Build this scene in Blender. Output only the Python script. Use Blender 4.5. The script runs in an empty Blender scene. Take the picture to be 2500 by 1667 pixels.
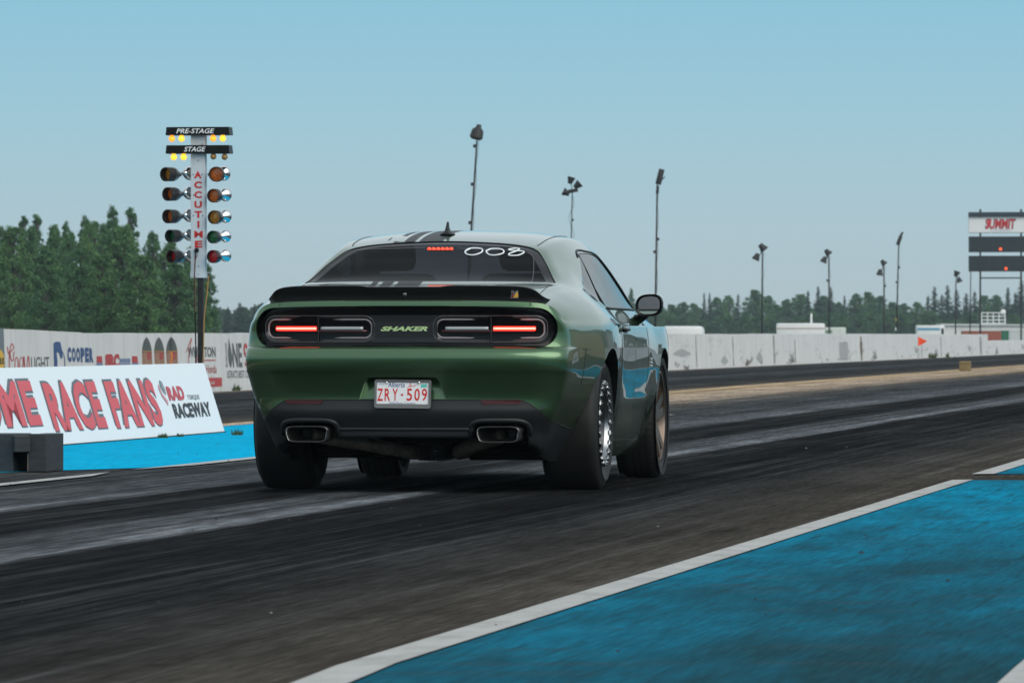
import bpy, bmesh, math, random
import numpy as np
from mathutils import Vector, Matrix
from mathutils.bvhtree import BVHTree
R = math.radians
rnd = random.Random(7)
scene = bpy.context.scene
COL = scene.collection
PI = math.pi

# ------------------------------------------------------------------ camera, sky, sun, exposure
H = .82                       # camera height
FPX, CX, HY, VX = 15944., 1250., 815., 3518.   # focal length / centre / horizon / track vanishing point of the 2500 px photograph
TH = R(8.1)                   # heading of the track, clockwise from +Y
cam = bpy.data.cameras.new('camera'); cam_o = bpy.data.objects.new('camera', cam); COL.objects.link(cam_o)
cam_o.location = (0, 0, H); cam_o.rotation_euler = (R(90) - (833.5-HY)/FPX, 0, 0)
cam.sensor_width = 36; cam.lens = FPX/2500*36; cam.clip_start = .5; cam.clip_end = 9000
cam.dof.use_dof = True; cam.dof.focus_distance = 34.5; cam.dof.aperture_fstop = 20
scene.camera = cam_o

SUN_EL, SUN_AZ = R(38), R(140)      # azimuth clockwise from +Y: high, behind and right of the camera
world = bpy.data.worlds.new('World'); scene.world = world; world.use_nodes = True
wn, wl = world.node_tree.nodes, world.node_tree.links
bg = wn['Background']; bg.inputs['Strength'].default_value = .12
sky = wn.new('ShaderNodeTexSky'); sky.sky_type = 'NISHITA'; sky.sun_disc = False
sky.sun_elevation = SUN_EL; sky.sun_rotation = SUN_AZ; sky.air_density = 1.2; sky.dust_density = 2.5; sky.ozone_density = 1.5
tc = wn.new('ShaderNodeTexCoord'); sep = wn.new('ShaderNodeSeparateXYZ'); wl.new(tc.outputs['Generated'], sep.inputs[0])
mr = wn.new('ShaderNodeMapRange'); mr.inputs['From Min'].default_value = 0; mr.inputs['From Max'].default_value = .06
wl.new(sep.outputs['Z'], mr.inputs['Value'])
ramp = wn.new('ShaderNodeValToRGB'); wl.new(mr.outputs['Result'], ramp.inputs[0])
SKY_STOPS = [(0, (3.85, 4.55, 4.85)), (.25, (3.55, 4.75, 5.25)), (.55, (2.9, 4.8, 5.65)), (1, (1.95, 4.5, 5.9))]
cr = ramp.color_ramp
while len(cr.elements) < len(SKY_STOPS): cr.elements.new(.5)
for e, (p, c) in zip(cr.elements, SKY_STOPS): e.position = p; e.color = (*[v/10 for v in c], 1)
mul = wn.new('ShaderNodeVectorMath'); mul.operation = 'SCALE'; mul.inputs['Scale'].default_value = 10; wl.new(ramp.outputs[0], mul.inputs[0])
mr2 = wn.new('ShaderNodeMapRange'); mr2.inputs['From Min'].default_value = .055; mr2.inputs['From Max'].default_value = .15
wl.new(sep.outputs['Z'], mr2.inputs['Value'])
ov = wn.new('ShaderNodeMix'); ov.data_type = 'RGBA'; ov.inputs['Factor'].default_value = .76    # high thin overcast over the clear sky
wl.new(sky.outputs[0], ov.inputs['A']); ov.inputs['B'].default_value = (6.6, 7.3, 7.6, 1)
mx = wn.new('ShaderNodeMix'); mx.data_type = 'RGBA'; wl.new(mr2.outputs['Result'], mx.inputs['Factor'])
wl.new(mul.outputs[0], mx.inputs['A']); wl.new(ov.outputs['Result'], mx.inputs['B'])
wl.new(mx.outputs['Result'], bg.inputs['Color'])
sun = bpy.data.lights.new('sun', 'SUN'); sun.energy = 1.75; sun.angle = R(55); sun.color = (1, .95, .88)
sun_o = bpy.data.objects.new('sun', sun); COL.objects.link(sun_o)
sd = Vector((math.sin(SUN_AZ)*math.cos(SUN_EL), math.cos(SUN_AZ)*math.cos(SUN_EL), math.sin(SUN_EL)))
sun_o.rotation_euler = (-sd).to_track_quat('-Z', 'Y').to_euler()
vs = scene.view_settings; vs.view_transform = 'Standard'; vs.look = 'None'; vs.exposure = 0; vs.gamma = 1
scene.render.engine = 'CYCLES'
cy = scene.cycles; cy.use_denoising = True; cy.max_bounces = 7; cy.transparent_max_bounces = 12; cy.volume_bounces = 0
cy.sample_clamp_indirect = 6; cy.caustics_reflective = False; cy.caustics_refractive = False

# ------------------------------------------------------------------ helpers
def T(s, L, z=0):             # metres along the track / to the right of the camera's line -> world
    return Vector((s*math.sin(TH)+L*math.cos(TH), s*math.cos(TH)-L*math.sin(TH), z))
def at(px, L, z=0):           # the point of the line L that the photograph shows at column px
    d = FPX*L/((px-VX)*math.cos(TH))
    X = (px-CX)*d/FPX
    s = X*math.sin(TH)+d*math.cos(TH)
    return T(s, L, z)
def sof(px, L):
    p = at(px, L); return p.x*math.sin(TH)+p.y*math.cos(TH)
def ground(px, py):           # pixel on flat ground -> (s, L)
    d = FPX*H/(py-HY); X = (px-CX)*d/FPX
    return X*math.sin(TH)+d*math.cos(TH), X*math.cos(TH)-d*math.sin(TH)
def zat(py, d): return H-(py-HY)*d/FPX
def tag(o, label=None, cat=None, group=None, kind=None):
    if label: o['label'] = label
    if cat: o['category'] = cat
    if group: o['group'] = group
    if kind: o['kind'] = kind
    return o
def empty(name, label, cat, loc=(0, 0, 0), rz=0, group=None):
    o = bpy.data.objects.new(name, None); COL.objects.link(o); o.location = loc; o.rotation_euler = (0, 0, rz)
    o.empty_display_size = .2
    return tag(o, label, cat, group)
def link(name, me, parent=None, mats=(), smooth=None):
    for m in mats: me.materials.append(m)
    o = bpy.data.objects.new(name, me); COL.objects.link(o)
    if parent is not None: o.parent = parent
    if smooth is not None: me.polygons.foreach_set('use_smooth', [smooth]*len(me.polygons))
    return o
def copy_tree(o, parent=None):
    c = o.copy(); COL.objects.link(c)
    if parent is not None: c.parent = parent
    for ch in list(o.children): copy_tree(ch, c)
    return c
class MB:                     # mesh collector
    def __init__(s): s.V = []; s.F = []; s.M = []; s.mi = 0
    def add(s, V, F, mi=None):
        n = len(s.V); s.V += [tuple(v) for v in V]; s.F += [[i+n for i in f] for f in F]; s.M += [s.mi if mi is None else mi]*len(F); return s
    def box(s, a, b, bevel=0, M=None):
        (x0, y0, z0), (x1, y1, z1) = a, b
        if bevel:
            bm = bmesh.new(); bmesh.ops.create_cube(bm, size=1)
            for v in bm.verts: v.co = Vector(((x0+x1)/2+v.co.x*(x1-x0), (y0+y1)/2+v.co.y*(y1-y0), (z0+z1)/2+v.co.z*(z1-z0)))
            bmesh.ops.bevel(bm, geom=bm.edges[:], offset=bevel, segments=2, profile=.5, affect='EDGES')
            bm.verts.index_update(); V = [v.co.copy() for v in bm.verts]; F = [[v.index for v in f.verts] for f in bm.faces]; bm.free()
        else:
            V = [Vector(p) for p in ((x0, y0, z0), (x1, y0, z0), (x1, y1, z0), (x0, y1, z0), (x0, y0, z1), (x1, y0, z1), (x1, y1, z1), (x0, y1, z1))]
            F = [[0, 3, 2, 1], [4, 5, 6, 7], [0, 1, 5, 4], [1, 2, 6, 5], [2, 3, 7, 6], [3, 0, 4, 7]]
        if M is not None: V = [M @ v for v in V]
        return s.add(V, F)
    def tube(s, pts, r, n=8, cap=True):
        pts = [Vector(p) for p in pts]; rs = r if isinstance(r, (list, tuple)) else [r]*len(pts)
        V = []; F = []; up = None
        for i, p in enumerate(pts):
            t = (pts[min(i+1, len(pts)-1)]-pts[max(i-1, 0)]).normalized()
            if up is None: up = Vector((0, 0, 1)) if abs(t.z) < .9 else Vector((1, 0, 0))
            a = t.cross(up); a = a.normalized() if a.length > 1e-6 else t.orthogonal().normalized()
            b = a.cross(t).normalized(); up = b
            for k in range(n):
                w = 2*PI*k/n; V.append(p+(a*math.cos(w)+b*math.sin(w))*rs[i])
        for i in range(len(pts)-1):
            for k in range(n): F.append([i*n+k, i*n+(k+1) % n, (i+1)*n+(k+1) % n, (i+1)*n+k])
        if cap: F += [list(range(n))[::-1], list(range((len(pts)-1)*n, len(pts)*n))]
        return s.add(V, F)
    def lathe(s, prof, M=None, n=32, close=False):      # prof (r, h) turned about local z
        V = []; F = []; m = len(prof)
        for k in range(n):
            w = 2*PI*k/n
            for r, h in prof: V.append(Vector((r*math.cos(w), r*math.sin(w), h)))
        for k in range(n):
            for j in range(m-1+(1 if close else 0)):
                a, b = k*m+j, k*m+(j+1) % m; c, d = ((k+1) % n)*m+(j+1) % m, ((k+1) % n)*m+j
                F.append([a, d, c, b])
        if M is not None: V = [M @ v for v in V]
        return s.add(V, F)
    def prism(s, poly, fn, d0, d1):                      # 2-D outline, fn(u, v, depth) -> 3-D
        n = len(poly)
        V = [Vector(fn(u, v, d0)) for u, v in poly]+[Vector(fn(u, v, d1)) for u, v in poly]
        F = [list(range(n)), list(range(n, 2*n))[::-1]]+[[i, n+i, n+(i+1) % n, (i+1) % n] for i in range(n)]
        return s.add(V, F)
    def sheet(s, pts): return s.add(pts, [list(range(len(pts)))])
    def sphere(s, c, r, n=14, m=10, sc=(1, 1, 1)):
        V = []; F = []
        for j in range(m+1):
            for k in range(n):
                a, b = PI*j/m, 2*PI*k/n
                V.append((c[0]+r*sc[0]*math.sin(a)*math.cos(b), c[1]+r*sc[1]*math.sin(a)*math.sin(b), c[2]+r*sc[2]*math.cos(a)))
        for j in range(m):
            for k in range(n): F.append([j*n+k, (j+1)*n+k, (j+1)*n+(k+1) % n, j*n+(k+1) % n])
        return s.add(V, F)
    def build(s, name, mats, parent=None, smooth=False, auto=None):
        me = bpy.data.meshes.new(name); me.from_pydata(s.V, [], s.F)
        if not isinstance(mats, (list, tuple)): mats = [mats]
        o = link(name, me, parent, mats, smooth)
        me.polygons.foreach_set('material_index', s.M)
        if auto: 
            me.polygons.foreach_set('use_smooth', [True]*len(me.polygons))
            me.set_sharp_from_angle(angle=R(auto))
        me.validate(); me.update()
        return o
def frame_mat(origin, axis):                              # matrix whose z axis is `axis`
    q = Vector(axis).to_track_quat('Z', 'Y'); return Matrix.Translation(origin) @ q.to_matrix().to_4x4()

# text as flat faces, normalised to a 1 x 1 box
_tc = {}
def text2d(body, bold=0, shear=0, space=1.0):
    key = (body, bold, shear, space)
    if key not in _tc:
        cu = bpy.data.curves.new('text', 'FONT'); cu.body = body; cu.offset = bold; cu.shear = shear; cu.space_character = space; cu.resolution_u = 3
        o = bpy.data.objects.new('text', cu); COL.objects.link(o)
        bpy.context.view_layer.update()
        me = bpy.data.meshes.new_from_object(o.evaluated_get(bpy.context.evaluated_depsgraph_get()))
        V = np.array([v.co[:2] for v in me.vertices]); F = [list(p.vertices) for p in me.polygons]
        COL.objects.unlink(o); bpy.data.objects.remove(o); bpy.data.meshes.remove(me)
        lo, hi = V.min(0), V.max(0); _tc[key] = ((V-lo)/(hi-lo), F)
    return _tc[key]
def put_text(mb, body, fn, u0, u1, v0, v1, **kw):         # fn(u, v) -> 3-D
    V, F = text2d(body, **kw)
    P = [Vector(fn(u0+(u1-u0)*a, v0+(v1-v0)*b)) for a, b in V]
    return mb.add(P, F)

# ------------------------------------------------------------------ materials
def mat(name, col=(.5, .5, .5), rough=.5, metal=0, spec=.5, coat=0, coat_rough=.03, emit=None, estr=0):
    m = bpy.data.materials.new(name); m.use_nodes = True; b = m.node_tree.nodes['Principled BSDF']
    b.inputs['Base Color'].default_value = (*col, 1); b.inputs['Roughness'].default_value = rough; b.inputs['Metallic'].default_value = metal
    b.inputs['Specular IOR Level'].default_value = spec; b.inputs['Coat Weight'].default_value = coat; b.inputs['Coat Roughness'].default_value = coat_rough
    if emit: b.inputs['Emission Color'].default_value = (*emit, 1); b.inputs['Emission Strength'].default_value = estr
    return m
class NT:
    def __init__(s, m): s.t = m.node_tree; s.n = s.t.nodes; s.l = s.t.links; s.b = s.n['Principled BSDF']
    def new(s, ty, **kw):
        x = s.n.new(ty)
        for k, v in kw.items(): setattr(x, k, v)
        return x
    def coord(s, scale=(1, 1, 1), what='Object', loc=(0, 0, 0)):
        c = s.new('ShaderNodeTexCoord'); mp = s.new('ShaderNodeMapping'); mp.inputs['Scale'].default_value = scale; mp.inputs['Location'].default_value = loc
        s.l.new(c.outputs[what], mp.inputs[0]); return mp.outputs[0]
    def noise(s, vec, scale=1, detail=4, rough=.55, dist=0):
        x = s.new('ShaderNodeTexNoise'); x.inputs['Scale'].default_value = scale; x.inputs['Detail'].default_value = detail
        x.inputs['Roughness'].default_value = rough; x.inputs['Distortion'].default_value = dist; s.l.new(vec, x.inputs['Vector']); return x.outputs['Fac']
    def ramp(s, fac, stops, interp='LINEAR'):
        x = s.new('ShaderNodeValToRGB'); x.color_ramp.interpolation = interp
        while len(x.color_ramp.elements) < len(stops): x.color_ramp.elements.new(.5)
        for e, (p, c) in zip(x.color_ramp.elements, stops):
            e.position = p; e.color = (c, c, c, 1) if not isinstance(c, tuple) else (*c, 1)
        if fac is not None: s.l.new(fac, x.inputs[0])
        return x.outputs[0]
    def mix(s, f, a, b, mode='MIX'):
        x = s.new('ShaderNodeMix', data_type='RGBA', blend_type=mode)
        for k, v in (('Factor', f), ('A', a), ('B', b)):
            i = [q for q in x.inputs if q.name == k and (q.type == 'RGBA' or k == 'Factor')][0]
            if hasattr(v, 'is_output'): s.l.new(v, i)
            elif k == 'Factor': i.default_value = v
            else: i.default_value = (v, v, v, 1) if not isinstance(v, tuple) else (*v, 1)
        return [q for q in x.outputs if q.type == 'RGBA'][0]
    def math(s, op, a, b=0, clamp=False):
        x = s.new('ShaderNodeMath', operation=op); x.use_clamp = clamp
        for i, v in enumerate((a, b)):
            if hasattr(v, 'is_output'): s.l.new(v, x.inputs[i])
            else: x.inputs[i].default_value = v
        return x.outputs[0]
    def set(s, name, out): s.l.new(out, s.b.inputs[name])
    def bump(s, h, strength=.3, dist=.01):
        x = s.new('ShaderNodeBump'); x.inputs['Strength'].default_value = strength; x.inputs['Distance'].default_value = dist
        s.l.new(h, x.inputs['Height']); s.l.new(x.outputs[0], s.b.inputs['Normal'])
def noisy(name, c0, c1, scale=3, rough=.7, stretch=(1, 1, 1), spec=.3, bump=0, detail=5, **kw):
    m = mat(name, c0, rough, spec=spec, **kw); n = NT(m); f = n.noise(n.coord(stretch), scale, detail, .6)
    n.set('Base Color', n.ramp(f, [(.3, c0), (.7, c1)]))
    if bump: n.bump(f, bump)
    return m

def make_paint():
    m = mat('green_metallic_paint', (.045, .115, .045), .28, .82, .5, 1.0, .015)
    n = NT(m); v = n.coord((1, 1, 1)); f = n.noise(v, 900, 1)
    base = n.mix(f, (.036, .094, .040), (.090, .185, .088))
    geo = n.new('ShaderNodeNewGeometry')
    n.set('Base Color', n.mix(geo.outputs['Backfacing'], base, (.008, .008, .009)))
    return m
PAINT = make_paint()
STRIPE = mat('satin_stripe', (.022, .025, .028), .45, 0, .15)
BLACK = mat('gloss_black', (.004, .004, .005), .12, 0, .22)
SATIN = mat('satin_black', (.006, .0065, .007), .4, 0, .22)
def make_plastic():
    m = mat('textured_black_plastic', (.015, .017, .019), .45, 0, .42); n = NT(m)
    f = n.noise(n.coord(), 420, 2); n.bump(f, .25, .002); return m
PLASTIC = make_plastic()
DARK = mat('under_black', (.006, .006, .006), .8, 0, .2)
CHROME = mat('chrome', (.75, .77, .78), .1, 1)
STEEL = mat('polished_steel', (.33, .345, .355), .24, 1)
def make_rubber():
    m = mat('tyre_rubber', (.011, .012, .013), .62, 0, .35); n = NT(m)
    f = n.noise(n.coord((1, 1, 1)), 9, 6, .65); n.set('Base Color', n.ramp(f, [(.3, (.007, .0075, .008)), (.6, (.013, .0135, .014)), (.85, (.028, .026, .024))]))
    f2 = n.noise(n.coord(), 130, 3); n.bump(f2, .2, .003); return m
RUBBER = make_rubber()
BRONZE = mat('bronze_wheel', (.13, .095, .072), .35, .75, .5, .4, .1)
LED_RED = mat('red_led', (.9, .05, .03), .4, emit=(1, .015, .01), estr=4)
LED_CORE = mat('red_led_core', (1, .5, .4), .4, emit=(1, .33, .22), estr=1.7)
RED_LENS = mat('dark_red_lens', (.05, .004, .006), .15, 0, .5, 1)
REFLECTOR = mat('red_reflector', (.045, .004, .006), .3, 0, .3, .15)
GREY_RING = mat('grey_lamp_ring', (.30, .27, .28), .35, .2)
CLEAR_BAR = mat('clear_bar', (.42, .44, .46), .3, .3)
def make_glass(name, tint, alpha, ior=1.5):
    m = bpy.data.materials.new(name); m.use_nodes = True; t = m.node_tree; t.nodes.clear()
    out = t.nodes.new('ShaderNodeOutputMaterial'); g = t.nodes.new('ShaderNodeBsdfGlossy'); g.inputs['Roughness'].default_value = .02
    tr = t.nodes.new('ShaderNodeBsdfTransparent'); tr.inputs['Color'].default_value = (*tint, 1)
    d = t.nodes.new('ShaderNodeBsdfDiffuse'); d.inputs['Color'].default_value = (.012, .013, .015, 1)
    m1 = t.nodes.new('ShaderNodeMixShader'); m1.inputs[0].default_value = alpha; t.links.new(tr.outputs[0], m1.inputs[1]); t.links.new(d.outputs[0], m1.inputs[2])
    fr = t.nodes.new('ShaderNodeFresnel'); ge = t.nodes.new('ShaderNodeNewGeometry'); im = t.nodes.new('ShaderNodeMapRange')    # a thin pane reflects alike from both sides
    im.inputs['To Min'].default_value = ior; im.inputs['To Max'].default_value = 1/ior; t.links.new(ge.outputs['Backfacing'], im.inputs['Value']); t.links.new(im.outputs[0], fr.inputs['IOR'])
    m2 = t.nodes.new('ShaderNodeMixShader'); t.links.new(fr.outputs[0], m2.inputs[0]); t.links.new(m1.outputs[0], m2.inputs[1]); t.links.new(g.outputs[0], m2.inputs[2])
    t.links.new(m2.outputs[0], out.inputs[0]); return m
GLASS = make_glass('tinted_glass', (.30, .30, .32), .25)
GLASS_SIDE = make_glass('side_glass', (.2, .2, .2), .4, 1.9)
WHITE = mat('white_paint', (.75, .77, .78), .5)
WHITE_TXT = mat('white_lettering', (.8, .82, .82), .6)
RED_TXT = mat('red_lettering', (.55, .02, .02), .5)
BLUE_TXT = mat('blue_lettering', (.03, .09, .27), .5)
BLACK_TXT = mat('dark_lettering', (.03, .035, .04), .6)

# ================================================================== SETTING
def lane_object(name, mb, m, kind='structure', z=0):
    o = mb.build(name, m); o.rotation_euler = (0, 0, -TH); o.location.z = z
    return tag(o, kind=kind)
def quad(mb, L0, L1, s0, s1, z=0, ns=1):
    for i in range(ns):
        a, b = s0+(s1-s0)*i/ns, s0+(s1-s0)*(i+1)/ns
        mb.sheet([(L0, a, z), (L1, a, z), (L1, b, z), (L0, b, z)])
# terrain: level by the strip, lower behind the far wall
gm = noisy('dry_grass', (.045, .06, .025), (.09, .085, .05), .25, .9, spec=.1)
mb = MB()
prof = [(-520, -1.4), (-60, -1.3), (-24, -1.2), (-19.0, -.02), (25, -.02), (60, -.3), (480, -.5)]
for (La, za), (Lb, zb) in zip(prof, prof[1:]): mb.sheet([(La, -260, za), (Lb, -260, zb), (Lb, 1400, zb), (La, 1400, za)])
lane_object('ground', mb, gm)

def sheen(n, col, fac, rough, bump=None):     # matt body with a thin film of gloss
    for x in list(n.n):
        if x.type == 'BSDF_PRINCIPLED': n.n.remove(x)
    d = n.new('ShaderNodeBsdfDiffuse'); g = n.new('ShaderNodeBsdfGlossy'); mx_ = n.new('ShaderNodeMixShader'); out = [x for x in n.n if x.type == 'OUTPUT_MATERIAL'][0]
    n.l.new(col, d.inputs['Color'])
    if hasattr(fac, 'is_output'): n.l.new(fac, mx_.inputs[0])
    else: mx_.inputs[0].default_value = fac
    g.inputs['Color'].default_value = (.9, .9, .9, 1); g.inputs['Roughness'].default_value = rough
    if bump is not None:
        b = n.new('ShaderNodeBump'); b.inputs['Strength'].default_value = .5; b.inputs['Distance'].default_value = .006; n.l.new(bump, b.inputs['Height'])
        n.l.new(b.outputs[0], d.inputs['Normal']); n.l.new(b.outputs[0], g.inputs['Normal'])
    n.l.new(d.outputs[0], mx_.inputs[1]); n.l.new(g.outputs[0], mx_.inputs[2]); n.l.new(mx_.outputs[0], out.inputs['Surface'])
def make_track():
    m = mat('worn_asphalt', rough=.7, spec=.3); n = NT(m)
    c = n.new('ShaderNodeTexCoord'); sp = n.new('ShaderNodeSeparateXYZ'); n.l.new(c.outputs['Object'], sp.inputs[0])
    wob = n.noise(n.coord((.3, .018, 1)), 1, 3, .6); wob2 = n.noise(n.coord((5, .06, 1)), 1, 4, .6)
    L = n.math('ADD', sp.outputs['X'], n.math('MULTIPLY', n.math('SUBTRACT', wob, .5), .32))
    L = n.math('ADD', L, n.math('MULTIPLY', n.math('SUBTRACT', wob2, .5), .26))
    mrn = n.new('ShaderNodeMapRange'); mrn.inputs['From Min'].default_value = -18; mrn.inputs['From Max'].default_value = 2; n.l.new(L, mrn.inputs['Value'])
    P = lambda l: (l+18)/20
    g = lambda v, w=0: (v*(.80+.25*w), v*(.87+.05*w), v*(.95-.2*w))
    st = [(-18, g(.16, 1.2)), (-17.1, g(.13, 1)), (-16.6, g(.045)), (-14.6, g(.028)), (-14.0, g(.055)), (-12.6, g(.026)), (-11.8, g(.04, .3)), (-11.1, g(.06, .8)), (-10.9, (.40, .30, .20)), (-10.0, (.33, .26, .19)),
          (-9.3, (.27, .215, .165)), (-8.8, g(.085, .7)), (-8.0, g(.05)), (-7.4, g(.052)), (-6.62, g(.11)), (-6.48, g(.017)), (-5.78, g(.014)), (-5.66, g(.05)), (-5.32, g(.080)), (-5.14, g(.19)), (-5.06, g(.015)), (-4.4, g(.011)),
          (-4.0, g(.016)), (-3.7, g(.026, .2)), (-3.3, g(.036, .55)), (-2.7, g(.050, .9)), (-.9, g(.055, .5)), (2, g(.05))]
    x1 = n.new('ShaderNodeValToRGB')
    def bigramp(stops):       # a ramp node holds 32 stops
        return n.ramp(mrn.outputs[0], [(P(l), v) for l, v in stops])
    col = bigramp(st)
    n.n.remove(x1)
    st1 = n.noise(n.coord((10, .08, 1)), 1, 5, .65)              # rubber laid along the run
    st2 = n.noise(n.coord((30, .30, 1)), 1, 4, .65)
    st4 = n.noise(n.coord((70, 1.6, 1), loc=(3, 1, 0)), 1, 3, .6)
    st3 = n.noise(n.coord((1.1, .35, 1)), 1, 5, .65)
    scuff = n.noise(n.coord((2.2, 2.6, 1), loc=(7, 2, 0)), 1, 6, .75)
    edge = n.math('MULTIPLY', n.math('ADD', sp.outputs['X'], 4.1), 1.4, True)          # less rubber towards the lane's right edge
    col = n.mix(1, col, n.mix(n.math('MULTIPLY', edge, .6), n.ramp(st1, [(.28, .5), (.5, .95), (.70, 1.7)]), 1.), 'MULTIPLY')
    col = n.mix(1, col, n.mix(edge, n.ramp(st2, [(.28, .62), (.5, 1.), (.72, 1.45)]), 1.), 'MULTIPLY')
    col = n.mix(1, col, n.ramp(st3, [(.3, .65), (.7, 1.4)]), 'MULTIPLY')
    col = n.mix(1, col, n.mix(n.math('MULTIPLY', edge, .5), n.ramp(st4, [(.34, .5), (.5, .95), (.66, 1.7)]), 1.), 'MULTIPLY')
    col = n.mix(1, col, n.ramp(scuff, [(.30, .5), (.44, 1.), (.60, 1.), (.74, 1.45)]), 'MULTIPLY')
    agg = n.noise(n.coord((55, 1.5, 1), loc=(1, 9, 0)), 2, 3, .7)
    col = n.mix(1, col, n.ramp(agg, [(.33, .74), (.52, 1.0), (.68, 1.4)]), 'MULTIPLY')
    f = n.math('MULTIPLY', n.ramp(st1, [(.35, .008), (.55, .018), (.72, .07)]), n.ramp(st2, [(.3, .4), (.7, 1.)]))
    sheen(n, col, f, .34)
    return m
mb = MB(); quad(mb, -18.2, 6, -60, 1250, .0); lane_object('drag_strip', mb, make_track())

def make_blue(name, c0, c1, wear):
    m = mat(name, c0, .65, spec=.1); n = NT(m)
    f = n.noise(n.coord((4, .8, 1)), 1, 6, .65); f2 = n.noise(n.coord((.9, .16, 1)), 1, 4, .6)
    f3 = n.noise(n.coord((26, 7, 1)), 1, 4, .7); f4 = n.noise(n.coord((1.6, 3.2, 1)), 1, 6, .7); f5 = n.noise(n.coord((22, .7, 1), loc=(4, 4, 0)), 1, 4, .65); f6 = n.noise(n.coord((70, 2.2, 1)), 1, 3, .7)
    col = n.mix(n.ramp(f, [(.35, 0.), (.7, 1.)]), c0, c1)
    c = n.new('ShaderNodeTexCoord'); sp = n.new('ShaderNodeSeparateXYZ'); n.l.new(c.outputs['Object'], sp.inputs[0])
    vignette = n.new('ShaderNodeMapRange'); vignette.inputs['From Min'].default_value = 33; vignette.inputs['From Max'].default_value = 15; n.l.new(sp.outputs['Y'], vignette.inputs['Value'])
    near = n.math('MULTIPLY', vignette.outputs[0], .75 if wear > .3 else 0.)  # vignette falloff painted into the colour towards the camera, besides the real grime
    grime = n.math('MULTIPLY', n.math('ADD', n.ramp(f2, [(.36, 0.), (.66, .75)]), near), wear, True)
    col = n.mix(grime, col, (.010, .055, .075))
    col = n.mix(n.math('MULTIPLY', n.ramp(f5, [(.50, 0.), (.68, 1.)]), wear*.75), col, (.012, .045, .060))
    col = n.mix(n.math('MULTIPLY', n.ramp(f4, [(.54, 0.), (.70, 1.)]), wear*.8), col, (.035, .06, .07))
    col = n.mix(n.ramp(f3, [(.62, 0.), (.70, .55+.4*wear)]), col, (.018, .04, .05))
    col = n.mix(1, col, n.ramp(f6, [(.33, .76), (.67, 1.2)]), 'MULTIPLY')
    sheen(n, col, .012, .4); return m
def make_line():
    m = mat('road_line_paint', (.5, .5, .48), .7, spec=.25); n = NT(m)
    f = n.noise(n.coord((3, 1.2, 1)), 2, 6, .7); f2 = n.noise(n.coord(), 55, 3, .7)
    col = n.ramp(f, [(.3, (.25, .25, .24)), (.5, (.37, .37, .36)), (.8, (.46, .46, .445))])
    n.set('Base Color', n.mix(n.ramp(f2, [(.6, 0.), (.72, .75)]), col, (.12, .12, .115))); return m
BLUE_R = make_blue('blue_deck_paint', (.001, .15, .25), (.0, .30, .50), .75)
BLUE_L = make_blue('blue_median_paint', (.0, .36, .61), (.0, .42, .70), .12)
LINE = make_line()
# blue island right of the lane with its white border
E_ = math.hypot
IN0, IN1, OU0, OU1 = -2.56, -2.59, -2.685, -2.70
mb = MB(); mb.sheet([(IN0, 15.95, 0), (-1.03, 15.9, 0), (-1.14, 36.5, 0), (IN1, 36.5, 0)]); mb.sheet([(IN0, 15.95, 0), (-2.42, 12.5, 0), (-1.0, 12.5, 0), (-1.03, 15.9, 0)])
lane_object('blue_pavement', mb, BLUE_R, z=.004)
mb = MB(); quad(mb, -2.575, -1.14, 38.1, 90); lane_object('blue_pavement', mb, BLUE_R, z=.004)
mb = MB(); mb.sheet([(OU0, 15.8, 0), (IN0, 15.95, 0), (IN1, 36.5, 0), (OU1, 36.4, 0)]); mb.sheet([(OU0, 15.8, 0), (-2.56, 12.5, 0), (-2.42, 12.5, 0), (IN0, 15.95, 0)])
mb.sheet([(-1.0, 12.5, 0), (-.88, 12.5, 0), (-1.03, 36.5, 0), (-1.14, 36.5, 0), (-1.03, 15.9, 0)])
mb.sheet([(-2.70, 37.9, 0), (-2.575, 38.0, 0), (-2.575, 90, 0), (-2.69, 90, 0)]); mb.sheet([(-1.14, 38.0, 0), (-1.03, 38.0, 0), (-1.03, 90, 0), (-1.14, 90, 0)])
lane_object('white_line', mb, LINE, z=.008)
# blue median left of the lane
s_a, _ = ground(118, 1149)
s_far = 62.5
mb = MB(); mb.sheet([(-10.65, s_a-1.6, 0), (-8.8, s_a-1.6, 0), (-7.68, s_a+1.2, 0), (-7.68, s_far, 0), (-10.65, s_far, 0)])
lane_object('blue_median', mb, BLUE_L, z=.004)
mb = MB(); sl1, _ = ground(255, 1159); sl0 = 30
mb.sheet([(-7.77, sl0, 0), (-7.65, sl0, 0), (-7.65, sl1-.6, 0), (-7.77, sl1+.5, 0)])
sl2, _ = ground(300, 1149)
mb.sheet([(-7.78, sl2, 0), (-7.66, sl2+1.4, 0), (-7.66, s_far+3, 0), (-7.78, s_far+3, 0)])
mb.sheet([(-10.74, s_a, 0), (-10.65, s_a, 0), (-10.65, s_far+.2, 0), (-10.74, s_far+.2, 0)])
lane_object('white_line', mb, LINE, z=.008)
YEL = noisy('worn_yellow_paint', (.42, .27, .06), (.30, .22, .13), 3, .7, (4, .4, 1))
mb = MB(); quad(mb, -10.63, -10.48, 66, 700); quad(mb, -9.25, -9.12, 120, 700); lane_object('yellow_line', mb, YEL, z=.006)
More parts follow.
